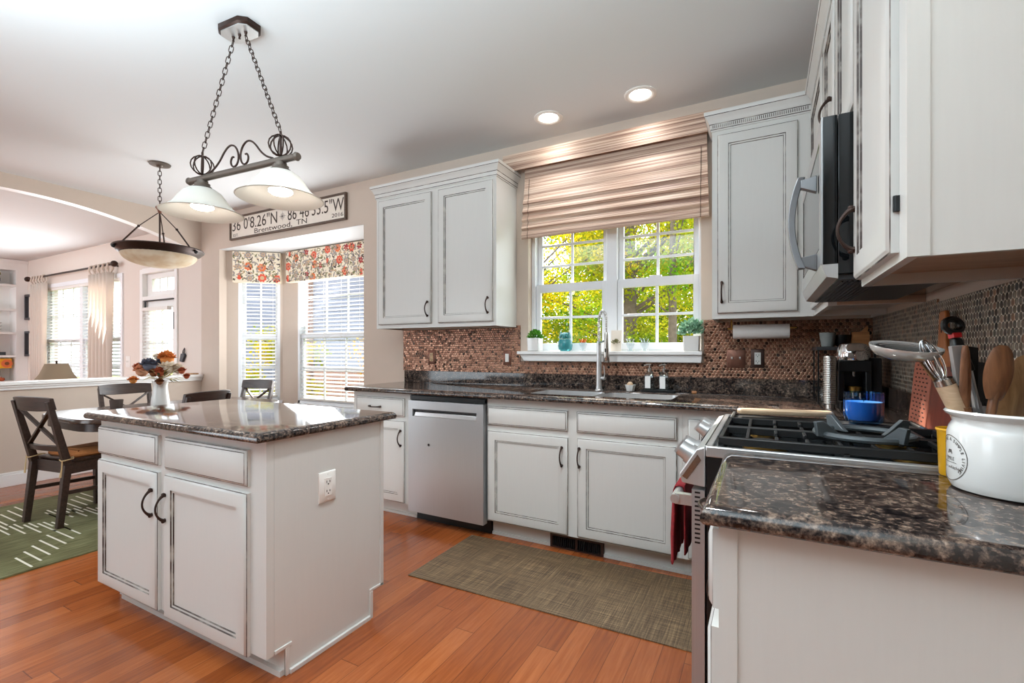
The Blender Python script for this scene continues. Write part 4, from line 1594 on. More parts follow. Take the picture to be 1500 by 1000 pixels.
for sgn in (-1, 1):
    S = sgn * 0.285
    b = MB()
    b.tube([at(S, 0.012), at(S, 0.135)], 0.0055, 8)
    b.build('stem', 'bronze', r)
    b = MB()
    for k in range(4):
        a = k * PI / 4 + 0.3
        pts = []
        for i in range(16):
            t = 2 * PI * i / 16
            rr = 0.052 * math.sin(t)
            zz = 0.068 - 0.048 * math.cos(t)
            pts.append(at(S + rr * math.cos(a), zz, rr * math.sin(a)))
        b.tube(pts, 0.0034, 6, closed=True)
    b.build('wire_ball', 'bronze', r)
    b = MB()
    pl = [(-0.235, 0.018), (-0.19, 0.036), (-0.15, 0.066), (-0.115, 0.104), (-0.085, 0.126), (-0.055, 0.131), (-0.028, 0.116), (-0.011, 0.088), (-0.008, 0.056), (-0.020, 0.030), (-0.040, 0.022), (-0.058, 0.032), (-0.064, 0.052), (-0.054, 0.070), (-0.042, 0.070)]
    fine = []
    for i in range(len(pl) - 1):
        for t in (0, 0.34, 0.67):
            p0, p1, p2, p3 = [Vector(pl[max(0, min(len(pl) - 1, i + k))]) for k in (-1, 0, 1, 2)]
            fine.append(0.5 * ((2 * p1) + (p2 - p0) * t + (2 * p0 - 5 * p1 + 4 * p2 - p3) * t * t + (3 * p1 - p0 - 3 * p2 + p3) * t ** 3))
    fine.append(Vector(pl[-1]))
    b.tube([at(-sgn * p.x * -1 if sgn < 0 else -p.x, p.y) for p in fine] if False else [at(p.x if sgn < 0 else -p.x, p.y) for p in fine], 0.0048, 7)
    b.build('scroll', 'bronze', r)
    b = MB()
    chain_mb(b, at(S, 0.133), Vector((at(sgn * 0.045, 0).x, at(sgn * 0.045, 0).y, CE - 0.055)))
    b.build('chain', 'bronze', r)
    c = at(S, 0)
    b = MB()
    b.lathe([(0.026, c.z - 0.012), (0.027, c.z - 0.024), (0.036, c.z - 0.028), (0.034, c.z - 0.036), (0.043, c.z - 0.044), (0.046, c.z - 0.058), (0.040, c.z - 0.060)], (c.x, c.y, 0), 20)
    b.build('fitter', 'pewter', r)
    b = MB()
    outer = [(0.040, -0.052), (0.060, -0.057), (0.086, -0.074), (0.108, -0.102), (0.126, -0.130), (0.142, -0.150), (0.163, -0.166), (0.190, -0.180)]
    b.lathe([(rr, c.z + h) for rr, h in outer] + [(rr - 0.005, c.z + h - 0.003) for rr, h in reversed(outer)], (c.x, c.y, 0), 40, caps=False)
    sh = b.build('glass_shade', 'milk', r)
    b = MB()
    b.lathe([(0.016, c.z - 0.062), (0.020, c.z - 0.085), (0.040, c.z - 0.118), (0.052, c.z - 0.142)], (c.x, c.y, 0), 24)
    bl = b.build('bulb', 'white_plastic', r)
    b = MB()
    b.lathe([(0.051, c.z - 0.1425), (0.052, c.z - 0.150), (0.040, c.z - 0.158), (0.0001, c.z - 0.162)], (c.x, c.y, 0), 24, caps=False)
    b.build('bulb_face', 'bulb', bl)
    pl_ = bpy.data.lights.new('pendant_bulb', 'POINT')
    pl_.energy = 0.13
    pl_.color = (1.0, 0.95, 0.88)
    pl_.shadow_soft_size = 0.03
    po = bpy.data.objects.new('pendant_bulb', pl_)
    COL.objects.link(po)
    po.location = (c.x, c.y, c.z - 0.20)

# dining pendant
px, py = -4.54, 2.125
r = thing('bowl_pendant', 'alabaster bowl pendant with dark rim hanging over the dining table', 'pendant light', (px, py, 1.92))
b = MB()
b.lathe([(0.0001, CE - 0.03), (0.02, CE - 0.03), (0.03, CE - 0.018), (0.075, CE - 0.012), (0.08, CE - 0.001)], (px, py, 0), 28)
b.build('canopy', 'pewter', r)
b = MB()
chain_mb(b, (px, py, 2.455), (px, py, CE - 0.028), 0.045, 0.024, 0.003)
b.build('chain', 'bronze', r)
b = MB()
b.lathe([(0.0001, 2.455), (0.010, 2.452), (0.030, 2.44), (0.032, 2.43), (0.018, 2.41), (0.014, 2.395), (0.006, 2.38), (0.0001, 2.375)], (px, py, 0), 16)
b.build('hub', 'copperplate', r)
for k in range(3):
    a = k * 2 * PI / 3 + 0.45
    b = MB()
    b.tube([(px + 0.012 * math.cos(a), py + 0.012 * math.sin(a), 2.385), (px + 0.15 * math.cos(a), py + 0.15 * math.sin(a), 2.245)], 0.004, 6)
    b.tube([(px + 0.15 * math.cos(a), py + 0.15 * math.sin(a), 2.245), (px + 0.27 * math.cos(a), py + 0.27 * math.sin(a), 2.085)], 0.0065, 6)
    b.sph((px + 0.15 * math.cos(a), py + 0.15 * math.sin(a), 2.245), 0.011, 8)
    b.build('rod', 'bronze', r)
b = MB()
b.tube([(px, py, 2.39), (px, py, 2.06)], 0.007, 8)
b.build('centre_rod', 'bronze', r)
b = MB()
b.lathe([(0.265, 2.085), (0.315, 2.085), (0.322, 2.075), (0.315, 2.064), (0.300, 2.056), (0.294, 2.044), (0.278, 2.036), (0.262, 2.020), (0.255, 2.022), (0.262, 2.05)], (px, py, 0), 48, caps=False)
b.lathe([(0.262, 2.05), (0.265, 2.085)], (px, py, 0), 48, caps=False)
b.build('rim', 'bronze', r)
for k in range(3):
    a = k * 2 * PI / 3 + 0.45
    b = MB()
    b.sph((px + 0.318 * math.cos(a), py + 0.318 * math.sin(a), 2.052), 0.015, 10)
    b.build('finial', 'iron', r)
b = MB()
b.lathe([(0.268, 2.028)] + [(0.268 * math.cos(t * PI / 20), 2.028 - 0.105 * math.sin(t * PI / 20)) for t in range(1, 10)] + [(0.0001, 1.923)], (px, py, 0), 44, caps=False)
b.build('glass_bowl', 'alab', r)

# ================================================================== SIGN
r = thing('wall_sign', 'cream coordinates sign in a dark frame above the bay window', 'sign', (-4.44, W - 0.012, 2.472))
xs = BK(W)
b = MB(xs)
b.box(-5.35, -3.535, 2.483, 2.718, 0.001, 0.014)
bd = b.build('board', 'sign', r)
b = MB(xs)
b.box(-5.366, -3.52, 2.470, 2.488, 0.001, 0.028)
b.box(-5.366, -3.52, 2.713, 2.731, 0.001, 0.028)
b.box(-5.366, -5.348, 2.488, 2.713, 0.001, 0.028)
b.box(-3.538, -3.52, 2.488, 2.713, 0.001, 0.028)
b.build('frame', 'signframe', r)


def fit_text(s, x0, x1, z0, hgt, name):
    t0 = MB()
    text_mb(t0, s, 1.0, lambda u, v, w: (u, v, w))
    a0, a1 = min(v.x for v in t0.v), max(v.x for v in t0.v)
    h1 = max(v.y for v in t0.v if True)
    mb = MB()
    sx, sy = (x1 - x0) / (a1 - a0), hgt / 0.73
    mb.add([(x0 + (v.x - a0) * sx, W - 0.0145 - (0.001 if v.z > 0 else 0), z0 + v.y * sy) for v in t0.v], t0.f)
    mb.build(name, 'text', bd, smooth=0)


fit_text('36 0\'8.26"N', -5.33, -4.545, 2.570, 0.128, 'lettering')
fit_text('86 46\'33.5"W', -4.375, -3.555, 2.570, 0.128, 'lettering')
fit_text('Brentwood,', -4.93, -4.305, 2.503, 0.056, 'lettering')
fit_text('TN', -4.24, -4.08, 2.508, 0.056, 'lettering')
fit_text('EST.', -5.31, -5.22, 2.505, 0.032, 'lettering')
fit_text('2016', -3.72, -3.565, 2.512, 0.04, 'lettering')
b = MB()
c = (-4.458, W - 0.0150, 2.628)
for k in range(8):
    a = k * PI / 4
    L = 0.062 if k % 2 == 0 else 0.034
    q = [(c[0] + L * math.cos(a), c[2] + L * math.sin(a)), (c[0] + 0.011 * math.cos(a + 0.5), c[2] + 0.011 * math.sin(a + 0.5)), (c[0], c[2]), (c[0] + 0.011 * math.cos(a - 0.5), c[2] + 0.011 * math.sin(a - 0.5))]
    b.add([(x, c[1], z) for x, z in q], [(0, 1, 2, 3)])
b.tube([(c[0] + 0.03 * math.cos(k * PI / 12), c[1], c[2] + 0.03 * math.sin(k * PI / 12)) for k in range(24)], 0.0014, 4, closed=True)
b.build('compass_rose', 'f_grey', bd)

# ================================================================== WINDOW DRESSING
# woven wood shade
r = thing('roman_shade', 'woven wood roman shade with a valance over the kitchen window', 'window shade', (-0.99, W - 0.05, 2.05))
b = MB()
prof = [(0.002, 2.692), (0.115, 2.690), (0.118, 2.66), (0.117, 2.60), (0.113, 2.566), (0.106, 2.566), (0.108, 2.60), (0.108, 2.68), (0.002, 2.684)]
b.prism(prof, -1.752, -0.232, lambda d, z, x: (x, W - d, z))
b.build('valance', 'shade', r)
pts = [(0.060, 2.66), (0.061, 2.50), (0.064, 2.44), (0.074, 2.40), (0.066, 2.385), (0.070, 2.36), (0.086, 2.315), (0.072, 2.300), (0.076, 2.285), (0.092, 2.25), (0.076, 2.236), (0.080, 2.222), (0.096, 2.19), (0.080, 2.176), (0.084, 2.165), (0.098, 2.128), (0.082, 2.116), (0.090, 2.100), (0.098, 2.072), (0.090, 2.050)]
n = len(pts)
b = MB()
vs = []
for i, (d, z) in enumerate(pts):
    e = 0.014 * min(1.0, max(0.0, (2.5 - z) / 0.4))
    for x in (-1.592 - e, -0.318 + e):
        vs += [(x, W - d, z), (x, W - d + 0.009, z)]
fs = []
for i in range(n - 1):
    o = i * 4
    fs += [(o, o + 2, o + 6, o + 4), (o + 1, o + 3, o + 7, o + 5), (o, o + 1, o + 5, o + 4), (o + 2, o + 3, o + 7, o + 6)]
b.add(vs, fs + [(0, 1, 3, 2), (4 * n - 4, 4 * n - 3, 4 * n - 1, 4 * n - 2)])
b.build('folds', 'shade', r, smooth=60)
for x in (-1.555, -0.352):
    b = MB()
    b.tube([(x, W - p[0] - 0.0025, p[1]) for p in pts[1:]], 0.0016, 5)
    b.build('cord', 'text', r)


def blind(name, label, xf, u0, u1, z0, z1, w, tilt=0.30, pitch=0.043, wd=0.048, strings=3):
    o = xf(( u0 + u1) / 2, z0, w)
    r = thing(name, label, 'blind', o)
    mb = MB(xf)
    mb.box(u0, u1, z1 - 0.045, z1, w - 0.025, w + 0.028)
    mb.build('head_rail', 'white_plastic', r)
    mb = MB(xf)
    z = z0 + 0.05
    dz, dw = wd / 2 * math.sin(tilt), wd / 2 * math.cos(tilt)
    while z < z1 - 0.07:
        mb.hexa([(u0 + 0.006, z - dz, w + dw), (u1 - 0.006, z - dz, w + dw), (u1 - 0.006, z + dz, w - dw), (u0 + 0.006, z + dz, w - dw)],
                [(u0 + 0.006, z - dz + 0.0028, w + dw), (u1 - 0.006, z - dz + 0.0028, w + dw), (u1 - 0.006, z + dz + 0.0028, w - dw), (u0 + 0.006, z + dz + 0.0028, w - dw)])
        z += pitch
    mb.build('slats', 'blind', r, smooth=0)
    mb = MB(xf)
    mb.box(u0 + 0.004, u1 - 0.004, z0 + 0.005, z0 + 0.025, w - 0.024, w + 0.024)
    mb.build('bottom_rail', 'white_plastic', r)
    for i in range(strings):
        x = u0 + (u1 - u0) * (0.12 + 0.76 * i / max(1, strings - 1))
        mb = MB(xf)
        mb.box(x - 0.0012, x + 0.0012, z0 + 0.02, z1 - 0.04, w + dw + 0.0005, w + dw + 0.002)
        mb.build('ladder_cord', 'white_plastic', r)
    return r


def floral(mb, xf, u0, u1, v0, v1, w, seed):
    """flat printed motifs, mats: 0 cream 1 orange 2 coral 3 red 4 grey 5 green 6 dark 7 tan"""
    R_ = random.Random(seed)
    lay = [0]

    def poly(pts, m):
        lay[0] += 1
        h = w + 0.0003 + (lay[0] % 40) * 0.00003
        pts = [(min(u1, max(u0, a)), min(v1, max(v0, c))) for a, c in pts]
        b0 = len(mb.v)
        for a, c in pts:
            mb.v.append(Vector(xf(a, c, h)))
        mb.f.append(list(range(b0, b0 + len(pts))))
        mb.mi.append(m)

    def disc(x, y, rr, m, n=12, ph=0.0, wav=0.0, k=8, e=1.0):
        poly([(x + rr * (1 + wav * math.cos(k * 2 * PI * i / n)) * math.cos(2 * PI * i / n + ph), y + e * rr * (1 + wav * math.cos(k * 2 * PI * i / n)) * math.sin(2 * PI * i / n + ph)) for i in range(n)], m)

    def leaf(x, y, L, a, m, wd=0.3):
        c, s = math.cos(a), math.sin(a)
        q = [(-1, 0), (-0.4, wd), (0.3, wd * 0.8), (1, 0), (0.3, -wd * 0.8), (-0.4, -wd)]
        poly([(x + L * (p * c - t * s), y + L * (p * s + t * c)) for p, t in q], m)
    st = 0.045
    ny = max(2, int((v1 - v0) / st))
    nx = max(2, int((u1 - u0) / st))
    for j in range(ny):
        for i in range(nx):
            x = u0 + (i + 0.5 + R_.uniform(-0.3, 0.3)) * (u1 - u0) / nx
            y = v0 + (j + 0.5 + R_.uniform(-0.3, 0.3)) * (v1 - v0) / ny
            for _ in range(3):
                leaf(x + R_.uniform(-0.02, 0.02), y + R_.uniform(-0.02, 0.02), R_.uniform(0.016, 0.03), R_.uniform(0, PI), R_.choice([5, 5, 4, 7, 6, 4]), R_.uniform(0.2, 0.42))
    st = 0.105
    ny = max(2, int((v1 - v0) / st))
    nx = max(2, int((u1 - u0) / st))
    for j in range(ny):
        for i in range(nx):
            x = u0 + (i + 0.5 + R_.uniform(-0.3, 0.3)) * (u1 - u0) / nx
            y = v0 + (j + 0.5 + R_.uniform(-0.3, 0.3)) * (v1 - v0) / ny
            k = R_.choice([0, 1, 1, 2, 1, 4, 0, 3])
            if k == 0:
                disc(x, y, 0.046, R_.choice([1, 2]), 32, R_.random(), 0.14, 8)
                disc(x, y, 0.024, 7, 12)
                disc(x, y, 0.017, 2, 12)
                disc(x, y, 0.008, 6, 8)
            elif k == 1:
                disc(x, y, 0.036, 4, 24, R_.random(), 0.2, 6)
                disc(x, y, 0.022, 7, 14)
                disc(x, y, 0.012, 4, 8)
            elif k == 2:
                disc(x, y + 0.018, 0.020, 2, 16, 0, 0.12, 8)
                disc(x, y - 0.018, 0.022, 2, 16, 0, 0.12, 8)
                disc(x, y + 0.018, 0.007, 7, 8)
            elif k == 3:
                for q in range(6):
                    a = q * PI / 3 + 0.3
                    leaf(x + 0.024 * math.cos(a), y + 0.024 * math.sin(a), 0.02, a, 3, 0.5)
                disc(x, y, 0.009, 7, 8)
            else:
                disc(x, y, 0.032, 5, 16, e=0.6)
                disc(x, y, 0.022, 0, 14, e=0.5)


FL = ['f_cream', 'f_orange', 'f_coral', 'f_red', 'f_grey', 'f_green', 'f_dark', 'f_tan']
for (lab, xf, a, c, d, e, sd) in (('floral print valance over the narrow angled bay window', xl, 0.085, 0.603, 2.022, 2.385, 3), ('floral print valance over the wide bay window', BK(3.726), -4.99, -3.62, 2.022, 2.382, 8)):
    b = MB(xf)
    b.box(a, c, d, e, 0.002, 0.07)
    floral(b, xf, a + 0.002, c - 0.002, d + 0.002, e - 0.002, 0.07, sd)
    tag(b.build('window_valance', FL, smooth=0, merge=False), lab, 'valance')
blind('window_blind', 'white slatted blind in the narrow angled bay window', xl, 0.157, 0.553, 0.655, 2.325, -0.022, 0.22, strings=2)
blind('window_blind', 'white slatted blind in the wide bay window', BK(3.726), -4.838, -3.732, 0.635, 2.325, -0.022, 0.30, strings=4)
blind('window_blind', 'white slatted blind behind the linen curtains in the far room', BK(3.33), -10.74, -8.16, 0.56, 2.265, -0.02, 0.45, pitch=0.05, wd=0.052, strings=4)
blind('window_blind', 'white slatted blind on the glass of the far door', BK(3.33), -7.50, -6.83, 0.50, 1.80, 0.02, 0.35, pitch=0.045, strings=2)

# ================================================================== WORKTOP ITEMS
FWD = Vector((-math.sin(math.radians(28.17)), math.cos(math.radians(28.17)), 0))
RGT = Vector((math.cos(math.radians(28.17)), math.sin(math.radians(28.17)), 0))


def sight(u, v, depth):
    """point seen at photo coordinates u,v at the given depth in metres"""
    return Vector((0, 0, 1.215)) + FWD * depth + RGT * ((u - 750) / 691 * depth) + Vector((0, 0, (513.7 - v) / 691 * depth))


# faucet
fx, fy = -0.992, 3.105
r = thing('kitchen_faucet', 'tall spring-neck steel faucet behind the sink', 'faucet', (fx, fy, ZC))
b = MB()
b.lathe([(0.027, ZC), (0.027, ZC + 0.006), (0.021, ZC + 0.012), (0.019, ZC + 0.05), (0.017, ZC + 0.20), (0.015, ZC + 0.335)], (fx, fy, 0), 18)
b.build('body', 'steel_light', r)
pts = [(fx, fy, ZC + 0.335)]
for i in range(25):
    t = PI * i / 24
    pts.append((fx + 0.0425 * (1 - math.cos(t)), fy - 0.055 * (1 - math.cos(t)), ZC + 0.46 + 0.075 * math.sin(t)))
pts.append((fx + 0.085, fy - 0.11, ZC + 0.38))
b = MB()
b.tube(pts, 0.006, 10)
b.build('hose', 'nickel', r)
b = MB()
L = [0]
for i in range(len(pts) - 1):
    L.append(L[-1] + (Vector(pts[i + 1]) - Vector(pts[i])).length)
hel = []
N = 520
for k in range(N):
    s = L[-1] * k / (N - 1)
    i = max(j for j in range(len(L) - 1) if L[j] <= s)
    t = (s - L[i]) / max(1e-6, L[i + 1] - L[i])
    p = Vector(pts[i]).lerp(Vector(pts[i + 1]), t)
    d = (Vector(pts[i + 1]) - Vector(pts[i])).normalized()
    a = d.cross(Vector((1, 0.6, 0))).normalized()
    c = d.cross(a)
    ph = 2 * PI * 40 * k / N
    hel.append(p + (a * math.cos(ph) + c * math.sin(ph)) * 0.0095)
b.tube(hel, 0.0021, 4)
b.build('spring', 'steel_light', r)
b = MB()
hx, hyy = fx + 0.085, fy - 0.11
b.lathe([(0.011, ZC + 0.39), (0.014, ZC + 0.375), (0.0155, ZC + 0.30), (0.018, ZC + 0.245), (0.020, ZC + 0.20), (0.017, ZC + 0.196)], (hx, hyy, 0), 18)
b.build('spray_head', 'nickel', r)
b = MB()
b.box(hx - 0.004, hx + 0.004, hyy - 0.0225, hyy - 0.017, ZC + 0.262, ZC + 0.285)
b.build('button', 'black', r)
b = MB()
b.beam((fx, fy, ZC + 0.322), (hx, hyy, ZC + 0.335), 0.02, 0.012)
b.build('arm', 'nickel', r)
b = MB()
b.tube([(fx + 0.016, fy, ZC + 0.085), (fx + 0.045, fy - 0.01, ZC + 0.085)], 0.012, 12)
b.tube([(fx + 0.040, fy - 0.01, ZC + 0.085), (fx + 0.046, fy - 0.02, ZC + 0.12), (fx + 0.042, fy - 0.03, ZC + 0.17)], [0.005, 0.004, 0.003], 8)
b.build('lever', 'steel_light', r)

# soap tray and bottles
b = MB()
slab(b, round_poly([(-0.72, 3.125), (-0.50, 3.125), (-0.50, 3.20), (-0.72, 3.20)], 0.012), [(0, ZC), (0, ZC + 0.014), (0.004, ZC + 0.016), (0.006, ZC + 0.008)])
tag(b.build('soap_tray', 'black'), 'black soap tray beside the sink', 'tray')


def dispenser(x, y, lab):
    z = ZC + 0.0085
    rr = thing('soap_dispenser', lab, 'soap dispenser', (x, y, z), 'soap bottles beside the sink')
    mb = MB()
    slab(mb, round_poly([(x - 0.031, y - 0.028), (x + 0.031, y - 0.028), (x + 0.031, y + 0.028), (x - 0.031, y + 0.028)], 0.008), [(0.002, z), (0, z + 0.003), (0, z + 0.098), (0.008, z + 0.112), (0.017, z + 0.120), (0.018, z + 0.128)])
    mb.build('bottle', 'clear', rr)
    mb = MB()
    slab(mb, [(x - 0.028, y - 0.025), (x + 0.028, y - 0.025), (x + 0.028, y + 0.025), (x - 0.028, y + 0.025)], [(0, z + 0.005), (0, z + 0.07)])
    mb.build('soap', 'clear', rr)
    mb = MB()
    mb.box(x - 0.024, x + 0.010, y - 0.0295, y - 0.0285, z + 0.018, z + 0.095)
    mb.build('label_panel', 'paper', rr)
    mb = MB()
    mb.lathe([(0.014, z + 0.122), (0.015, z + 0.142), (0.010, z + 0.146), (0.005, z + 0.150), (0.005, z + 0.168)], (x, y, 0), 14)
    mb.tube([(x + 0.006, y, z + 0.170), (x - 0.012, y - 0.012, z + 0.171), (x - 0.030, y - 0.022, z + 0.164)], [0.006, 0.0055, 0.004], 8)
    mb.build('pump', 'nickel', rr)
    return rr


dispenser(-0.667, 3.166, 'clear square soap dispenser on the black tray, the one nearer the faucet')
dispenser(-0.572, 3.158, 'clear square soap dispenser on the black tray, the one farther from the faucet')
b = MB()
b.lathe([(0.020, ZC + 0.0005), (0.026, ZC + 0.002), (0.038, ZC + 0.042), (0.036, ZC + 0.043), (0.024, ZC + 0.006), (0.0001, ZC + 0.005)], (-0.795, 3.165, 0), 8)
tag(b.build('scrubber_bowl', 'white', smooth=20), 'small white faceted bowl holding a scrubber behind the sink', 'bowl')
r = thing('dish_scrubber', 'round wooden dish scrubber in the small white bowl', 'scrubber', (-0.795, 3.163, ZC + 0.008))
b = MB()
b.sph((-0.795, 3.160, ZC + 0.040), 0.022, 14, rz=0.024)
b.build('handle', 'oak', r)
b = MB()
b.lathe([(0.021, ZC + 0.0075), (0.026, ZC + 0.022), (0.024, ZC + 0.032)], (-0.795, 3.163, 0), 16)
b.build('bristles', 'dark_grey', r)
b = MB()
slab(b, round_poly([(-0.405, 3.14), (-0.372, 3.145), (-0.375, 3.165), (-0.405, 3.16)], 0.008), [(0.004, ZC + 0.0003), (0, ZC + 0.008), (0.003, ZC + 0.018)])
tag(b.build('wood_scrap', 'bamboo'), 'small tan wooden piece on the worktop right of the soap tray', 'wooden piece')

# paper towel under the cabinet
r = thing('paper_towel_holder', 'brass paper towel rod hung under the corner wall cabinet', 'towel holder', (-0.02, 3.10, 1.33))
b = MB()
b.tube([(-0.195, 3.10, 1.347), (0.160, 3.10, 1.347)], 0.0045, 8)
b.build('rod', 'brass', r)
b = MB()
b.box(-0.178, -0.170, 3.092, 3.108, 1.340, ZB - 0.0005)
b.build('bracket', 'brass', r)
b = MB()
b.lathe([(0.0085, -0.145), (0.040, -0.145), (0.041, -0.142), (0.041, 0.142), (0.040, 0.145), (0.0085, 0.145)], (-0.020, 3.10, 1.328), 28, axis=Matrix.Rotation(PI / 2, 3, 'Y'), caps=False)
b.lathe([(0.0085, 0.145), (0.0085, -0.145)], (-0.020, 3.10, 1.328), 28, axis=Matrix.Rotation(PI / 2, 3, 'Y'), caps=False)
tag(b.build('paper_towel_roll', 'paper'), 'white roll of paper towel under the corner wall cabinet', 'paper towel')

# corner shelf with mug, box
r = thing('counter_shelf', 'dark metal shelf riser in the corner behind the coffee machine', 'shelf', (0.37, 3.06, ZC))
b = MB()
b.box(0.24, 0.495, 2.93, 3.20, 1.218, 1.236)
b.build('shelf_top', 'dark_grey', r, bevel=0.002)
for x in (0.245, 0.483):
    for y in (2.935, 3.188):
        b = MB()
        b.box(x, x + 0.007, y, y + 0.007, ZC, 1.218)
        b.build('leg', 'black', r)
b = MB()
b.box(0.252, 0.483, 3.19, 3.194, 1.0, 1.012)
b.build('back_bar', 'black', r)
b = MB()
b.lathe([(0.020, 1.2365), (0.028, 1.238), (0.036, 1.29), (0.039, 1.312), (0.036, 1.312), (0.030, 1.25), (0.0001, 1.243)], (0.297, 3.02, 0), 22)
mg = b.build('mug', 'grey_book')
tag(mg, 'grey cup standing on the corner shelf riser', 'cup')
b = MB()
b.lathe([(0.022, 1.2365), (0.034, 1.25), (0.042, 1.30), (0.039, 1.30), (0.030, 1.255), (0.0001, 1.243)], (0.365, 3.05, 0), 20)
tag(b.build('bowl', 'black'), 'small dark bowl on the corner shelf riser beside the grey cup', 'bowl')
r = thing('wooden_box', 'tan open wooden box on the corner shelf riser', 'box', (0.44, 3.02, 1.2365))
b = MB()
b.box(0.405, 0.472, 2.985, 2.990, 1.2365, 1.312)
b.box(0.405, 0.472, 3.050, 3.055, 1.2365, 1.312)
b.box(0.405, 0.410, 2.990, 3.050, 1.2365, 1.312)
b.box(0.467, 0.472, 2.990, 3.050, 1.2365, 1.312)
b.box(0.410, 0.467, 2.990, 3.050, 1.2365, 1.242)
b.build('box_body', 'bamboo', r)
b = MB()
b.prism([(0.452, 1.27), (0.462, 1.27), (0.472, 1.335), (0.466, 1.345), (0.440, 1.315), (0.444, 1.305), (0.452, 1.312)], 3.015, 3.020, lambda x, z, y: (x, y, z))
b.build('scoop', 'bamboo', r)

# coffee machine
mx, my = 0.372, 2.70
r = thing('coffee_machine', 'black and chrome pod coffee machine in the corner', 'coffee machine', (mx, 2.76, ZC))
b = MB()
slab(b, round_poly([(mx - 0.065, my - 0.01), (mx + 0.065, my - 0.01), (mx + 0.065, my + 0.22), (mx - 0.065, my + 0.22)], 0.03), [(0, ZC), (0, ZC + 0.03), (0.006, ZC + 0.036)])
b.build('base', 'black', r)
b = MB()
slab(b, round_poly([(mx - 0.065, my + 0.085), (mx + 0.065, my + 0.085), (mx + 0.065, my + 0.22), (mx - 0.065, my + 0.22)], 0.03), [(0, ZC + 0.036), (0, ZC + 0.225)])
b.box(mx - 0.064, mx - 0.040, my + 0.0, my + 0.10, ZC + 0.036, ZC + 0.225)
b.box(mx + 0.040, mx + 0.064, my + 0.0, my + 0.10, ZC + 0.036, ZC + 0.225)
b.box(mx - 0.064, mx + 0.064, my - 0.005, my + 0.12, ZC + 0.172, ZC + 0.225)
b.build('body', 'black', r, bevel=0.004)
b = MB()
b.lathe([(0.066, ZC + 0.2255), (0.068, ZC + 0.235), (0.066, ZC + 0.275), (0.054, ZC + 0.300), (0.040, ZC + 0.306), (0.0001, ZC + 0.308)], (mx, my + 0.055, 0), 32)
b.build('chrome_head', 'chrome', r)
b = MB()
b.prism([(-0.030, 0.0), (0.030, 0.0), (0.040, 0.03), (0.02, 0.038), (-0.02, 0.038), (-0.040, 0.03)], my - 0.026, my - 0.012, lambda a, c, y: (mx + a, y + 0.012 - c * 0.0, ZC + 0.268 + c))
b.build('lever', 'nickel', r, bevel=0.003)
b = MB()
b.cyl((mx - 0.003, my + 0.02, ZC + 0.172), (mx - 0.003, my + 0.02, ZC + 0.150), 0.009, 0.006, 12)
b.build('spout', 'nickel', r)
b = MB()
slab(b, round_poly([(mx + 0.068, my + 0.05), (mx + 0.112, my + 0.05), (mx + 0.112, my + 0.215), (mx + 0.068, my + 0.215)], 0.012), [(0, ZC), (0, ZC + 0.23), (0.004, ZC + 0.236)])
b.build('water_tank', 'dark_grey', r)
b = MB()
b.box(mx - 0.038, mx + 0.038, my - 0.005, my + 0.084, ZC + 0.0365, ZC + 0.052)
b.build('drip_tray', 'nickel', r)
b = MB()
b.lathe([(0.026, ZC + 0.053), (0.030, ZC + 0.056), (0.033, ZC + 0.10), (0.031, ZC + 0.10), (0.028, ZC + 0.060), (0.0001, ZC + 0.058)], (mx, my + 0.038, 0), 22)
tag(b.build('espresso_glass', 'brass'), 'gold tinted cup under the coffee machine spout', 'cup')
# pod tube
b = MB()
pr = []
for i in range(26):
    z = ZC + 0.022 + i * 0.0085
    pr += [(0.0275, z), (0.0285, z + 0.002), (0.0285, z + 0.0055), (0.0275, z + 0.0075)]
b.lathe([(0.020, ZC), (0.020, ZC + 0.020)] + pr + [(0.024, ZC + 0.246), (0.0001, ZC + 0.248)], (0.270, 2.655, 0), 22)
tag(b.build('pod_stack', 'nickel'), 'ribbed silver pod tube left of the coffee machine', 'pod tube')
# bottle behind
b = MB()
b.lathe([(0.026, ZC), (0.030, ZC + 0.01), (0.030, ZC + 0.05), (0.016, ZC + 0.085), (0.014, ZC + 0.12), (0.022, ZC + 0.135), (0.022, ZC + 0.155), (0.0001, ZC + 0.158)], (0.283, 2.99, 0), 20)
tag(b.build('glass_carafe', 'clear'), 'small clear carafe under the corner shelf riser', 'carafe')
# pale board over the worktop edge
b = MB()
GZ = 0.9726
p0, p1 = Vector((-0.078, 2.03, GZ)), Vector((0.205, 2.082, GZ))
d = (p1 - p0).normalized()
q = Vector((-d.y, d.x, 0))
outl = []
for t in range(9):
    a = PI / 2 + PI * t / 8
    outl.append(p0 + d * (0.016 * math.cos(a)) + q * (0.024 * math.sin(a)))
for t in range(9):
    a = -PI / 2 + PI * t / 8
    outl.append(p1 + d * (0.016 * math.cos(a)) + q * (0.024 * math.sin(a)))
slab(b, [(p.x, p.y) for p in outl], [(0.004, GZ), (0, GZ + 0.005), (0, GZ + 0.015), (0.005, GZ + 0.020)])
tag(b.build('wooden_spoon_rest', 'oak'), 'long pale wooden board with rounded ends on the range griddle', 'wooden board')
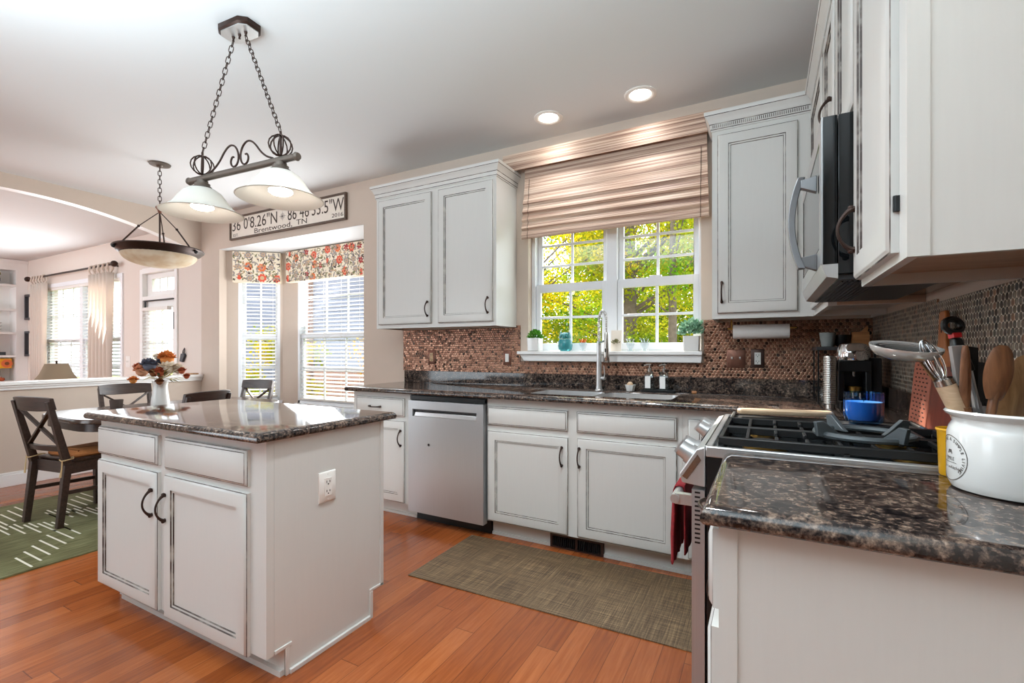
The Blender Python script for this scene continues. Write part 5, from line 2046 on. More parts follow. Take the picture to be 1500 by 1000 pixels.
# candle
r = thing('blue_candle', 'blue ribbed glass candle on the range griddle', 'candle', (0.305, 2.035, 0.9625))
cx, cy = 0.305, 2.035
CZ = 0.9625
b = MB()
n = 72
vs = []
prof = [(0.044, CZ + 0.0005), (0.052, CZ + 0.006), (0.0565, CZ + 0.025), (0.057, CZ + 0.108), (0.0545, CZ + 0.108), (0.053, CZ + 0.028), (0.045, CZ + 0.010)]
for k, (rr, z) in enumerate(prof):
    for i in range(n):
        t = 2 * PI * i / n
        q = rr + (0.0012 * math.cos(t * 24) if k in (1, 2, 3) else 0)
        vs.append((cx + q * math.cos(t), cy + q * math.sin(t), z))
b.add(vs, [(k * n + i, k * n + (i + 1) % n, (k + 1) * n + (i + 1) % n, (k + 1) * n + i) for k in range(6) for i in range(n)] + [tuple(range(n)), tuple(range(6 * n, 7 * n))])
b.build('glass', 'blueglass', r)
b = MB()
b.lathe([(0.043, CZ + 0.0125), (0.0515, CZ + 0.03), (0.053, CZ + 0.075), (0.0001, CZ + 0.075)], (cx, cy, 0), 32)
b.build('wax', 'wax', r)
b = MB()
b.cyl((cx, cy, CZ + 0.074), (cx + 0.001, cy, CZ + 0.086), 0.0012, n=6)
b.build('wick', 'black', r)

# boards leaning on the right wall
def leaning(name, lab, mat_, y0, y1, h, x_bot, x_top, th=0.014, rr=0.02, extra=None, cat='cutting board'):
    t = thing(name, lab, cat, (x_bot, (y0 + y1) / 2, ZC))
    ang = math.atan2(x_top - x_bot, h)
    ex, ez = math.sin(ang), math.cos(ang)
    f = lambda y, s, w: (x_bot + ex * s - ez * w, y, ZC + 0.001 + ez * s + ex * w)
    mb = MB()
    mb.prism(round_poly([(y0, 0), (y1, 0), (y1, h), (y0, h)], rr), 0.0, th, f)
    mb.build('board', mat_, t, bevel=0.002)
    if extra:
        extra(t, f, th)
    return t


def slots(t, f, th):
    mb = MB()
    for i in range(15):
        for j in range(4):
            y = 1.995 + j * 0.040 + (0.012 if i % 2 else 0.0)
            s = 0.018 + i * 0.0142
            mb.prism([(y, s), (y + 0.017, s), (y + 0.018, s + 0.0048), (y, s + 0.0048)], th, th + 0.0006, f)
    mb.build('slots', 'slot', t)


leaning('slotted_board', 'terracotta coloured slotted board leaning on the right wall', 'terracotta_board', 1.97, 2.17, 0.232, 0.468, 0.489, extra=slots)
leaning('cutting_board', 'dark red cutting board leaning on the wall behind the crock', 'redboard', 1.70, 1.965, 0.222, 0.470, 0.489, rr=0.03)


def paddle_h(t, f, th):
    pass


t = thing('paddle_board', 'amber wooden paddle board with a hole in its tall handle', 'cutting board', (0.492, 1.86, ZC))
ex, ez = math.sin(0.02), math.cos(0.02)
f = lambda y, s, w: (0.497 + ex * s - ez * w, y, ZC + 0.001 + ez * s + ex * w)
b = MB()
yc = 1.95
pl = [(yc - 0.17, 0.0), (yc + 0.13, 0.0), (yc + 0.13, 0.205), (yc + 0.10, 0.245), (yc + 0.045, 0.275), (yc + 0.034, 0.30), (yc + 0.030, 0.385), (yc + 0.022, 0.395), (yc - 0.022, 0.395), (yc - 0.030, 0.385), (yc - 0.034, 0.30), (yc - 0.05, 0.275), (yc - 0.14, 0.245), (yc - 0.17, 0.205)]
b.prism(pl, 0.0, 0.012, f)
b.build('board', 'boardh', t, bevel=0.003)
b = MB()
b.prism([(yc + 0.008 * math.cos(a * PI / 8), 0.345 + 0.020 * math.sin(a * PI / 8)) for a in range(16)], 0.0115, 0.0128, f)
b.build('hole', 'slot', t)

# yellow cup
b = MB()
b.lathe([(0.022, ZC + 0.0005), (0.024, ZC + 0.004), (0.027, ZC + 0.094), (0.030, ZC + 0.099), (0.029, ZC + 0.103), (0.026, ZC + 0.100), (0.021, ZC + 0.01), (0.0001, ZC + 0.008)], (0.360, 1.350, 0), 28)
tag(b.build('yellow_canister', 'yellow'), 'yellow glazed canister half hidden behind the white crock', 'canister')

# ---- crock with utensils
kx, ky = 0.4165, 1.238
r = thing('utensil_crock', 'white stoneware utensil crock with a round stamp on the near right worktop', 'crock', (kx, ky, ZC))
b = MB()
b.lathe([(0.078, ZC + 0.0005), (0.088, ZC + 0.004), (0.0945, ZC + 0.018), (0.0945, ZC + 0.108), (0.091, ZC + 0.122), (0.086, ZC + 0.132), (0.087, ZC + 0.140), (0.097, ZC + 0.147), (0.099, ZC + 0.151), (0.096, ZC + 0.155), (0.086, ZC + 0.152), (0.078, ZC + 0.136), (0.086, ZC + 0.10), (0.086, ZC + 0.016), (0.0001, ZC + 0.012)], (kx, ky, 0), 64)
body = b.build('body', 'white', r)
# stamp wrapped on the crock
A0 = math.atan2(-ky, -kx) - 1.14      # towards the left of the camera
zc0 = ZC + 0.061


def wrap(a, c, w):
    th = A0 + a / 0.0945
    rr = 0.0950 + w
    return (kx + rr * math.cos(th), ky + rr * math.sin(th), zc0 + c)


b = MB()
n = 48
RO = 0.044
vs = []
for i in range(n):
    t = 2 * PI * i / n
    for q in (RO, RO - 0.0011):
        for h in (0, 0.0003):
            vs.append(wrap(q * math.cos(t), q * math.sin(t), h))
b.add(vs, [(4 * i + a, 4 * i + c, 4 * ((i + 1) % n) + c, 4 * ((i + 1) % n) + a) for i in range(n) for a, c in ((0, 1), (1, 3), (3, 2), (2, 0))])


def arc_text(mb, s, rad, a0, da, size):
    for i, ch in enumerate(s):
        if ch == ' ':
            continue
        a = a0 - da * i
        c, sn = math.cos(a), math.sin(a)

        def pl(u, v, w, c=c, sn=sn):
            rr = rad + v
            return wrap(rr * c + u * sn, rr * sn - u * c, 0.0002 + (0.0002 if w > 0 else 0))
        text_mb(mb, ch, size, pl, ext=0.001)


arc_text(b, 'LIVE A SIMPLE LIVING', 0.0335, 2.26, 0.156, 0.0092)
text_mb(b, 'SMILE', 0.0105, lambda u, v, w: wrap(u + 0.002, v - 0.005, 0.0002), ext=0.0002)
text_mb(b, 'Home Kitchen', 0.0092, lambda u, v, w: wrap(u + 0.004, v - 0.021, 0.0002), ext=0.0002, shear=0.3)
b.tube([wrap(-0.02 + 0.004 * i, -0.0085, 0.0003) for i in range(11)], 0.0004, 4)
for s in (-1, 1):
    b.tube([wrap(0.002 + 0.006 * s * i / 5, 0.010 + 0.006 * math.sin(i * 0.7), 0.0003) for i in range(6)], 0.0005, 4)
b.build('stamp', 'text', body, smooth=0)

inside = lambda dx, dy, z: Vector((kx + dx, ky + dy, z))


def spoon(lab, mat_, base, tip, bw, bl, hw=0.0075, cat='spoon', name='wooden_spoon', thick=0.010, face=None, pointed=0.8):
    base, tip = Vector(base), Vector(tip)
    d = (tip - base).normalized()
    side = (face or Vector((1, 0.3, 0)))
    side = (side - d * side.dot(d)).normalized()
    nrm = d.cross(side).normalized()
    Ltot = (tip - base).length
    t = thing(name, lab, cat, tuple(base), 'utensils in the white crock')
    mb = MB()
    mb.tube([base, base + d * (Ltot - bl) * 0.5, base + d * (Ltot - bl * 0.82)], [hw * 0.9, hw * 1.1, hw], 10)
    mb.build('handle', mat_, t)
    mb = MB()
    n = 14
    vs = []
    for i in range(n + 1):
        q = i / n
        s = base + d * (Ltot - bl + bl * q)
        wd = bw / 2 * max(0.12, (math.sin(PI * min(1, q * pointed + 0.10)) ** 0.6))
        if q > 0.97:
            wd *= 0.6
        dep = thick * (0.6 * math.sin(PI * q))
        for k in range(10):
            a = 2 * PI * k / 10
            vs.append(s + side * (wd * math.cos(a)) + nrm * ((thick / 2) * math.sin(a) - dep * (1 - abs(math.cos(a)) ** 2) * 0.9))
    mb.add(vs, [(i * 10 + k, i * 10 + (k + 1) % 10, i * 10 + 10 + (k + 1) % 10, i * 10 + 10 + k) for i in range(n) for k in range(10)] + [tuple(range(10)), tuple(n * 10 + k for k in range(10))])
    mb.build('bowl', mat_, t)
    return t


zb = ZC + 0.014
spoon('dark wooden spoon with oval bowl leaning right in the crock', 'walnut', (kx - 0.055, ky - 0.015, zb), sight(1470, 506, 0.90), 0.058, 0.105, face=RGT)
spoon('dark wooden spatula handle standing upright in the crock', 'walnut', (kx - 0.062, ky + 0.035, zb), sight(1414, 506, 0.93), 0.022, 0.15, hw=0.011, name='wooden_spatula', cat='spatula', face=RGT)
spoon('broad olive wood spoon at the right of the crock', 'acacia', (kx - 0.025, ky + 0.015, zb), sight(1512, 522, 0.93), 0.085, 0.16, hw=0.012, face=RGT)
spoon('olive wood spatula leaning far right in the crock', 'acacia', (kx + 0.01, ky - 0.04, zb), sight(1530, 540, 0.88), 0.05, 0.12, face=RGT, name='wooden_spatula', cat='spatula')

# whisk: pale wooden handle, looped wires
t = thing('whisk', 'wire whisk with pale wooden handle at the left of the crock', 'whisk', tuple(inside(-0.03, 0.055, zb)), 'utensils in the white crock')
p0, p1 = inside(-0.02, 0.035, zb), sight(1385, 563, 0.955)
d = (p1 - p0).normalized()
b = MB()
b.tube([p0, p0.lerp(p1, 0.55), p1], [0.012, 0.015, 0.017], 14)
b.build('handle', 'oak', t)
b = MB()
b.tube([p1, p1 + d * 0.012], [0.0175, 0.016], 14)
b.build('ferrule', 'nickel', t)
d = (sight(1354, 503, 0.985) - p1).normalized()
a = d.cross(Vector((1, 1, 0))).normalized()
c = d.cross(a)
for k in range(4):
    an = k * PI / 4
    sv = a * math.cos(an) + c * math.sin(an)
    b = MB()
    Lw = 0.088
    b.tube([p1 + d * 0.01 + sv * (0.015 * math.sin(2 * PI * i / 22) * (1.0)) + d * (Lw / 2 * (1 - math.cos(2 * PI * i / 22))) for i in range(22)], 0.0013, 5, closed=True)
    b.build('wire', 'chrome', t)
# skimmer: round perforated disc held out to the left
t = thing('skimmer', 'wide perforated steel skimmer sticking out left above the crock', 'skimmer', tuple(inside(-0.05, 0.06, zb)), 'utensils in the white crock')
pe = sight(1367, 508, 1.02)
b = MB()
b.tube([inside(-0.04, 0.06, zb), sight(1398, 600, 1.0), sight(1374, 540, 1.01), pe], [0.005, 0.005, 0.004, 0.004], 8)
b.build('handle', 'nickel', t)
cdisc = sight(1326, 510, 1.02)
up = (Vector((0, 0, 1)) - FWD * 0.22).normalized()
e1 = RGT - up * RGT.dot(up)
e1.normalize()
e2 = up.cross(e1)
b = MB()
n = 36
vs = []
RD = 0.064
for rr, h in ((0.0, -0.010), (0.3, -0.0095), (0.6, -0.008), (0.85, -0.004), (0.96, 0.001), (1.0, 0.001)):
    for i in range(n):
        q = 2 * PI * i / n
        vs.append(cdisc + e1 * (RD * max(rr, 0.001) * math.cos(q)) + e2 * (RD * max(rr, 0.001) * math.sin(q)) + up * (h + 0.004))
m5 = len(vs)
for rr, h in ((1.0, -0.003), (0.95, -0.011), (0.82, -0.020), (0.5, -0.027), (0.0, -0.029)):
    for i in range(n):
        q = 2 * PI * i / n
        vs.append(cdisc + e1 * (RD * max(rr, 0.001) * math.cos(q)) + e2 * (RD * max(rr, 0.001) * math.sin(q)) + up * (h + 0.004))
K = len(vs) // n
b.add(vs, [(k * n + i, k * n + (i + 1) % n, (k + 1) * n + (i + 1) % n, (k + 1) * n + i) for k in range(K - 1) for i in range(n)])
for ring in range(1, 6):
    for i in range(ring * 6):
        q = 2 * PI * i / (ring * 6) + ring * 0.3
        rr = RD * ring * 0.15
        for side in (0.0048 - 0.010 * (1 - (ring * 0.15) ** 2) + 0.002,):
            cc = cdisc + e1 * (rr * math.cos(q)) + e2 * (rr * math.sin(q)) + up * side
            b.add([cc + e1 * (0.0046 * math.cos(w_ * PI / 4)) + e2 * (0.0046 * math.sin(w_ * PI / 4)) for w_ in range(8)], [tuple(range(8))], 1)
b.build('perforated_bowl', [P('skimmer_steel', (214, 212, 208), 0.22, 0.6), 'black'], t)
# tongs
t = thing('tongs', 'black and steel tongs with a red lock tab standing in the crock', 'tongs', tuple(inside(-0.03, 0.03, zb)), 'utensils in the white crock')
tp = sight(1399, 492, 0.98)
b0 = inside(-0.03, 0.02, zb)
dd = (tp - b0).normalized()
sd = (RGT - dd * RGT.dot(dd)).normalized()
for s in (-1, 1):
    b = MB()
    b.beam(b0 + sd * 0.010 * s, tp - dd * 0.035 + sd * 0.011 * s, 0.016, 0.004, up=sd)
    b.build('arm', 'steel_light' if s > 0 else 'dark_grey', t)
b = MB()
b.beam(tp - dd * 0.075, tp - dd * 0.005, 0.036, 0.022, up=sd.cross(dd), w1=0.018, t1=0.014)
b.build('grip', 'black', t, bevel=0.004)
b = MB()
b.beam(tp - dd * 0.004, tp + dd * 0.006, 0.017, 0.013, up=sd.cross(dd))
b.build('lock_tab', 'red', t)
b = MB()
q = [tp + dd * 0.022 + sd * (0.018 * math.cos(i * PI / 10)) + dd * (0.014 * math.sin(i * PI / 10)) for i in range(20)]
b.tube(q, 0.0065, 8, closed=True)
b.build('hang_loop', 'black', t)
# black spatula, steel turner, black ladle and slim stick
def turner(lab, name, cat, base, tip, wd, L, m_h, m_b, th=0.003, hw=0.008, taper=0.8):
    base, tip = Vector(base), Vector(tip)
    d = (tip - base).normalized()
    sd = (RGT - d * RGT.dot(d)).normalized()
    t = thing(name, lab, cat, tuple(base), 'utensils in the white crock')
    mb = MB()
    mb.beam(base, tip - d * L * 0.9, hw * 2, hw * 1.2, up=sd.cross(d))
    mb.build('handle', m_h, t, bevel=0.002)
    mb = MB()
    mb.beam(tip - d * L, tip, wd * taper, th, up=sd.cross(d), w1=wd)
    mb.build('blade', m_b, t, bevel=0.001)


turner('pink brown nylon turner handle with a hanging hole in the crock', 'turner', 'turner', inside(-0.05, 0.02, zb), sight(1402, 506, 0.95), 0.030, 0.08, 'f_dark', 'f_grey', 0.008, 0.010, 0.9)
turner('black spatula leaning right at the back of the crock', 'black_spatula', 'spatula', inside(-0.045, 0.06, zb), sight(1420, 508, 1.0), 0.030, 0.20, 'black', 'black', 0.010)
turner('slim steel spatula leaning between the wooden spoons', 'steel_spatula', 'spatula', inside(-0.01, 0.03, zb), sight(1416, 530, 0.965), 0.012, 0.09, 'steel_light', 'steel_light', 0.003, 0.005)
turner('flat pale wooden stick at the far left of the crock', 'wooden_stick', 'stick', inside(0.01, 0.05, zb), sight(1348, 524, 1.03), 0.016, 0.10, 'acacia', 'acacia', 0.004, 0.006)
turner('wide dark nylon turner at the back right of the crock', 'turner', 'turner', inside(0.01, 0.06, zb), sight(1432, 530, 1.02), 0.075, 0.10, 'dark_grey', 'dark_grey', 0.003)

# ---- window sill
SZ = 1.2125


def leafy(mb, c, R0, n, L, seed, m=0, up=0.5):
    R_ = random.Random(seed)
    for _ in range(n):
        a, e = R_.uniform(0, 2 * PI), R_.uniform(-0.1, PI / 2)
        rr = R0 * R_.uniform(0.45, 1)
        p = Vector(c) + Vector((rr * math.cos(a) * math.cos(e), rr * math.sin(a) * math.cos(e), rr * math.sin(e) * 1.0))
        d = Vector((math.cos(a) * math.cos(e), math.sin(a) * math.cos(e), math.sin(e) + up)).normalized()
        d = (d + Vector((R_.uniform(-.6, .6), R_.uniform(-.6, .6), R_.uniform(-.3, .5)))).normalized()
        s = d.cross(Vector((R_.uniform(-1, 1), R_.uniform(-1, 1), R_.uniform(-1, 1)))).normalized()
        nn = s.cross(d)
        l = L * R_.uniform(0.7, 1.2)
        mb.add([p, p + d * l * 0.5 + s * l * 0.3 + nn * l * 0.08, p + d * l, p + d * l * 0.5 - s * l * 0.3 + nn * l * 0.08], [(0, 1, 2, 3)], m)


def potted(lab, x, y, w_, h, leafm, R0, n, L, seed, cz=0.012):
    t = thing('potted_plant', lab, 'potted plant', (x, y, SZ))
    mb = MB()
    q = w_ / 2
    slab(mb, round_poly([(x - q, y - q), (x + q, y - q), (x + q, y + q), (x - q, y + q)], 0.012), [(0.008, SZ), (0.004, SZ + 0.004), (0, SZ + h), (0.005, SZ + h), (0.008, SZ + h - 0.012)])
    mb.build('pot', 'white', t)
    mb = MB()
    leafy(mb, (x, y, SZ + h + cz), R0, n, L, seed)
    mb.build('leaves', leafm, t)


potted('bright green herb in a white square pot at the left end of the window sill', -1.52, 3.205, 0.096, 0.098, 'leaf', 0.052, 420, 0.022, 1, 0.0)
potted('blue green leafy plant in a white pot at the right end of the window sill', -0.412, 3.215, 0.100, 0.098, 'leaf2', 0.075, 260, 0.036, 2, 0.015)
r = thing('glass_jar', 'teal glass owl shaped jar on the window sill', 'jar', (-1.283, 3.22, SZ))
b = MB()
b.lathe([(0.036, SZ + 0.0003), (0.048, SZ + 0.01), (0.053, SZ + 0.04), (0.050, SZ + 0.072), (0.043, SZ + 0.088), (0.0001, SZ + 0.088)], (-1.283, 3.22, 0), 26)
b.build('jar_body', 'teal', r)
b = MB()
b.lathe([(0.044, SZ + 0.090), (0.046, SZ + 0.104), (0.041, SZ + 0.124), (0.026, SZ + 0.134), (0.0001, SZ + 0.137)], (-1.283, 3.22, 0), 26)
for s in (-1, 1):
    b.lathe([(0.012, 0), (0.008, 0.010), (0.0001, 0.024)], (-1.283 + s * 0.030, 3.215, SZ + 0.122), 8)
    b.sph((-1.283 + s * 0.018, 3.182, SZ + 0.108), 0.010, 10)
b.build('lid', 'teal', r)


def vase_small(name, lab, x, m1, m2, cat='glass ornament'):
    t = thing(name, lab, cat, (x, 3.22, SZ))
    mb = MB()
    mb.lathe([(0.020, SZ + 0.0003), (0.022, SZ + 0.004), (0.010, SZ + 0.012), (0.018, SZ + 0.022), (0.028, SZ + 0.05), (0.026, SZ + 0.062), (0.0001, SZ + 0.060)], (x, 3.22, 0), 16)
    mb.build('cup', m1, t)
    mb = MB()
    for k in range(6):
        a = k * PI / 3
        mb.hexa([(x + 0.018 * math.cos(a - 0.4), 3.22 + 0.018 * math.sin(a - 0.4), SZ + 0.061), (x + 0.018 * math.cos(a + 0.4), 3.22 + 0.018 * math.sin(a + 0.4), SZ + 0.061), (x + 0.008 * math.cos(a), 3.22 + 0.008 * math.sin(a), SZ + 0.061)],
                [(x + 0.03 * math.cos(a - 0.15), 3.22 + 0.03 * math.sin(a - 0.15), SZ + 0.088), (x + 0.03 * math.cos(a + 0.15), 3.22 + 0.03 * math.sin(a + 0.15), SZ + 0.088), (x + 0.022 * math.cos(a), 3.22 + 0.022 * math.sin(a), SZ + 0.085)])
    mb.build('petals', m2, t)


vase_small('tulip_glass', 'small glass tulip with orange petals on the window sill', -1.148, 'clear', 'orange_gl')
vase_small('tulip_glass', 'small clear glass tulip nearer the faucet on the window sill', -0.808, 'clear', 'clear')
vase_small('tulip_glass', 'small clear glass tulip nearer the right plant on the window sill', -0.712, 'clear', 'clear')
r = thing('patterned_vase', 'slim painted card standing on the sill behind the faucet', 'card', (-0.906, 3.225, SZ))
b = MB()
b.hexa([(-0.945, 3.215, SZ), (-0.872, 3.215, SZ), (-0.872, 3.222, SZ), (-0.945, 3.222, SZ)], [(-0.945, 3.235, SZ + 0.145), (-0.872, 3.235, SZ + 0.145), (-0.872, 3.242, SZ + 0.145), (-0.945, 3.242, SZ + 0.145)])
b.build('card', 'p_white', r)
b = MB()
leafy(b, (-0.908, 3.212, SZ + 0.05), 0.022, 40, 0.02, 5)
b.build('sprig', 'f_green', r)

# ================================================================== FLOOR COVERINGS
b = MB()
mq = [(-1.70, 1.983), (-0.185, 2.018), (-0.185, 2.648), (-1.70, 2.612)]
slab(b, mq, [(0, 0.0008), (0, 0.005), (0.002, 0.006)])
tag(b.build('kitchen_mat', 'mat'), 'brown woven vinyl kitchen mat in front of the sink', 'mat')
r = thing('area_rug', 'olive green rug with cream dashes under the dining table', 'rug', (-4.39, 1.65, 0))
b = MB()
slab(b, [(-5.205, 0.20), (-3.575, 0.20), (-3.575, 3.10), (-5.205, 3.10)], [(0, 0.0008), (0, 0.009), (0.004, 0.011)])
b.build('pile', 'rug', r)
b = MB()
RZ = 0.0112
for rep in range(0, 7):
    y0 = 0.25 + rep * 0.40
    for half in (0, 1):
        for i in range(7):
            y = y0 + i * 0.057
            if y > 3.05:
                continue
            for xb, sg in ((-3.60, -1), (-4.42, -1), (-4.48, 1)) if half == 0 else ((-4.62, 1),):
                ln = 0.24 + 0.012 * i
                x1_ = xb + sg * 0.062 * i
                x0_ = x1_ - ln
                if half == 1:
                    ln = 0.16
                    x0_ = x1_ - ln
                if x0_ < -5.18 or x1_ > -3.59:
                    continue
                yy = y + (0.0285 if half else 0)
                b.box(x0_, x1_, yy, yy + 0.010, RZ - 0.0003, RZ + 0.0012)
b.build('dashes', 'cream', r)

# ================================================================== DINING
TX0, TX1, TY0, TY1 = -4.93, -3.95, 1.43, 2.95
RGZ = 0.012
r = thing('dining_table', 'dark wood dining table beyond the island', 'dining table', ((TX0 + TX1) / 2, (TY0 + TY1) / 2, RGZ))
b = MB()
outl = round_poly([(TX0, TY0), (TX1, TY0), (TX1, TY1), (TX0, TY1)], 0.30, 8)
slab(b, outl, [(0.006, 0.712), (0, 0.718), (0, 0.738), (0.005, 0.744)])
b.build('tabletop', 'table_top', r)
b = MB()
slab(b, inset_poly(outl, 0.03), [(0, 0.655), (0, 0.7115)])
b.build('apron', 'espresso', r)
cx, cy = (TX0 + TX1) / 2, (TY0 + TY1) / 2
b = MB()
b.lathe([(0.10, 0.16), (0.11, 0.20), (0.07, 0.26), (0.06, 0.34), (0.085, 0.46), (0.09, 0.54), (0.06, 0.60), (0.14, 0.654)], (cx, cy, 0), 24)
b.build('pedestal', 'espresso', r)
for k in range(4):
    a = PI / 4 + k * PI / 2
    c, s = math.cos(a), math.sin(a)
    b = MB()
    b.tube([(cx + c * q, cy + s * q, z) for q, z in ((0.06, 0.22), (0.18, 0.185), (0.32, 0.10), (0.42, 0.045), (0.47, 0.045))], [0.045, 0.042, 0.035, 0.030, 0.030], 10)
    b.build('foot', 'espresso', r)


def make_chair():
    t = thing('dining_chair', 'x', 'chair', (0, 0, 0))
    # faces +y; rear posts at y=0
    w2 = 0.185
    for s in (-1, 1):
        mb = MB()
        x = s * w2
        mb.beam((x, -0.045, 0), (x, 0.0, 0.42), 0.032, 0.036, up=(0, 1, 0), w1=0.036, t1=0.046)
        mb.beam((x, 0.0, 0.42), (x * 1.02, -0.105, 0.865), 0.036, 0.046, up=(0, 1, 0), w1=0.030, t1=0.032)
        mb.build('rear_leg', 'espresso', t, bevel=0.003)
        mb = MB()
        mb.beam((s * 0.188, 0.385, 0), (s * 0.188, 0.385, 0.435), 0.030, 0.030, up=(0, 1, 0), w1=0.040, t1=0.040)
        mb.build('front_leg', 'espresso', t, bevel=0.003)
        mb = MB()
        mb.box(s * 0.186 - 0.011, s * 0.186 + 0.011, 0.015, 0.37, 0.355, 0.432)
        mb.build('side_rail', 'espresso', t, bevel=0.002)
        mb = MB()
        mb.beam((s * 0.186, -0.01, 0.23), (s * 0.187, 0.385, 0.21), 0.018, 0.026)
        mb.build('stretcher', 'espresso', t, bevel=0.002)
    mb = MB()
    mb.box(-0.17, 0.17, 0.005, 0.026, 0.355, 0.432)
    mb.build('rear_rail', 'espresso', t, bevel=0.002)
    mb = MB()
    mb.box(-0.17, 0.17, 0.375, 0.396, 0.355, 0.432)
    mb.build('front_rail', 'espresso', t, bevel=0.002)
    mb = MB()
    slab(mb, [(-0.205, 0.03), (0.205, 0.03), (0.215, 0.415), (-0.215, 0.415)], [(0.004, 0.433), (0, 0.438), (0, 0.447), (0.006, 0.452)])
    mb.build('seat', 'espresso', t)
    mb = MB()
    n = 10
    vs = []
    for i in range(n + 1):
        u = -0.205 + 0.41 * i / n
        bow = -0.030 * (1 - (2 * i / n - 1) ** 2)
        e = 0.010 * (abs(2 * i / n - 1) ** 4)
        for (yy, z) in ((-0.108, 0.795 + e), (-0.084, 0.797 + e), (-0.102, 0.895 - e), (-0.126, 0.893 - e)):
            vs.append((u, yy + bow + 0.018, z))
    mb.add(vs, [(i * 4 + a, i * 4 + (a + 1) % 4, i * 4 + 4 + (a + 1) % 4, i * 4 + 4 + a) for i in range(n) for a in range(4)] + [(0, 1, 2, 3), tuple(4 * n + a for a in range(4))])
    mb.build('top_rail', 'espresso', t, bevel=0.003)
    mb = MB()
    vs = []
    for i in range(n + 1):
        u = -0.18 + 0.36 * i / n
        bow = -0.022 * (1 - (2 * i / n - 1) ** 2)
        for (yy, z) in ((-0.040, 0.515), (-0.018, 0.517), (-0.026, 0.555), (-0.048, 0.553)):
            vs.append((u, yy + bow + 0.012, z))
    mb.add(vs, [(i * 4 + a, i * 4 + (a + 1) % 4, i * 4 + 4 + (a + 1) % 4, i * 4 + 4 + a) for i in range(n) for a in range(4)] + [(0, 1, 2, 3), tuple(4 * n + a for a in range(4))])
    mb.build('lower_rail', 'espresso', t, bevel=0.002)
    for s in (-1, 1):
        mb = MB()
        mb.beam((s * 0.17, -0.028 + s * 0.004, 0.55), (-s * 0.17, -0.083 + s * 0.004, 0.80), 0.014, 0.026, up=(0, 1, 0))
        mb.build('cross_brace', 'espresso', t, bevel=0.002)
    return t


ch = make_chair()
ch.location = (-4.405, 1.385, RGZ)
ch.rotation_euler = (0, 0, math.radians(9))
ch['label'] = 'dark X-back dining chair with a tan cushion at the near end of the table'
ch['group'] = 'chairs around the dining table'
for x, y, a, lab in ((-5.225, 2.20, -92, 'dark X-back dining chair beside the half wall'), (-3.885, 2.08, 106, 'dark dining chair just behind the island with only its top rail showing'), (-4.80, 3.10, 190, 'dark X-back dining chair in front of the narrow bay window')):
    c = copy_tree(ch)
    c.location = (x, y, RGZ)
    c.rotation_euler = (0, 0, math.radians(a))
    c['label'] = lab
    c['group'] = 'chairs around the dining table'
# cushion on the near chair
r = thing('seat_cushion', 'tan tied seat cushion on the near dining chair', 'cushion', (0, 0, 0))
b = MB()
P0 = round_poly([(-0.165, 0.055), (0.165, 0.055), (0.19, 0.395), (-0.19, 0.395)], 0.04)
slab(b, P0, [(0.012, 0.4525), (0.0, 0.463), (0.0, 0.475), (0.012, 0.488), (0.05, 0.494)])
b.build('pad', 'cushion', r)
for s in (-1, 1):
    b = MB()
    x = s * 0.188
    b.tube([(x - s * 0.03, 0.05, 0.465), (x + s * 0.026, 0.02, 0.462), (x + s * 0.03, -0.03, 0.458), (x, -0.034, 0.452), (x - s * 0.03, -0.03, 0.458), (x - s * 0.02, 0.04, 0.464)], 0.004, 6)
    b.tube([(x + s * 0.012, -0.036, 0.455), (x + s * 0.014, -0.040, 0.40), (x + s * 0.010, -0.046, 0.345)], [0.004, 0.0045, 0.007], 6)
    b.build('tie', 'rope', r)
r.location = ch.location
r.rotation_euler = ch.rotation_euler

# flowers in a white vase and a dark tumbler
vx, vy, vz = -4.37, 2.05, 0.7445
r = thing('flower_vase', 'white jug vase of autumn flowers on the dining table', 'vase', (vx, vy, vz))
b = MB()
b.lathe([(0.062, vz), (0.066, vz + 0.006), (0.064, vz + 0.06), (0.052, vz + 0.15), (0.050, vz + 0.19), (0.058, vz + 0.225), (0.054, vz + 0.225), (0.045, vz + 0.19), (0.0001, vz + 0.17)], (vx, vy, 0), 28)
b.build('jug', 'white', r)


def blossom(c, R0, mat_, seed, petals=26, flat=0.7):
    R_ = random.Random(seed)
    mb = MB()
    R0 = R0 * 1.2
    mb.sph(c, R0 * 0.55, 10)
    for k in range(petals):
        a = k * 2.399
        e = PI / 2 * (1 - (k / petals)) * 0.95
        d = Vector((math.cos(a) * math.cos(e), math.sin(a) * math.cos(e), math.sin(e) * flat))
        s = Vector((-math.sin(a), math.cos(a), 0))
        rr = R0 * R_.uniform(0.85, 1.1)
        p0 = Vector(c)
        up = Vector((0, 0, 1))
        w_ = rr * 0.5
        mb.add([p0, p0 + d * rr * 0.55 + s * w_, p0 + d * rr + up * rr * 0.1, p0 + d * rr * 0.55 - s * w_, p0 + d * rr * 0.5 + up * rr * 0.12], [(0, 1, 4), (1, 2, 4), (2, 3, 4), (3, 0, 4)])
    return mb.build('blossom', mat_, r)


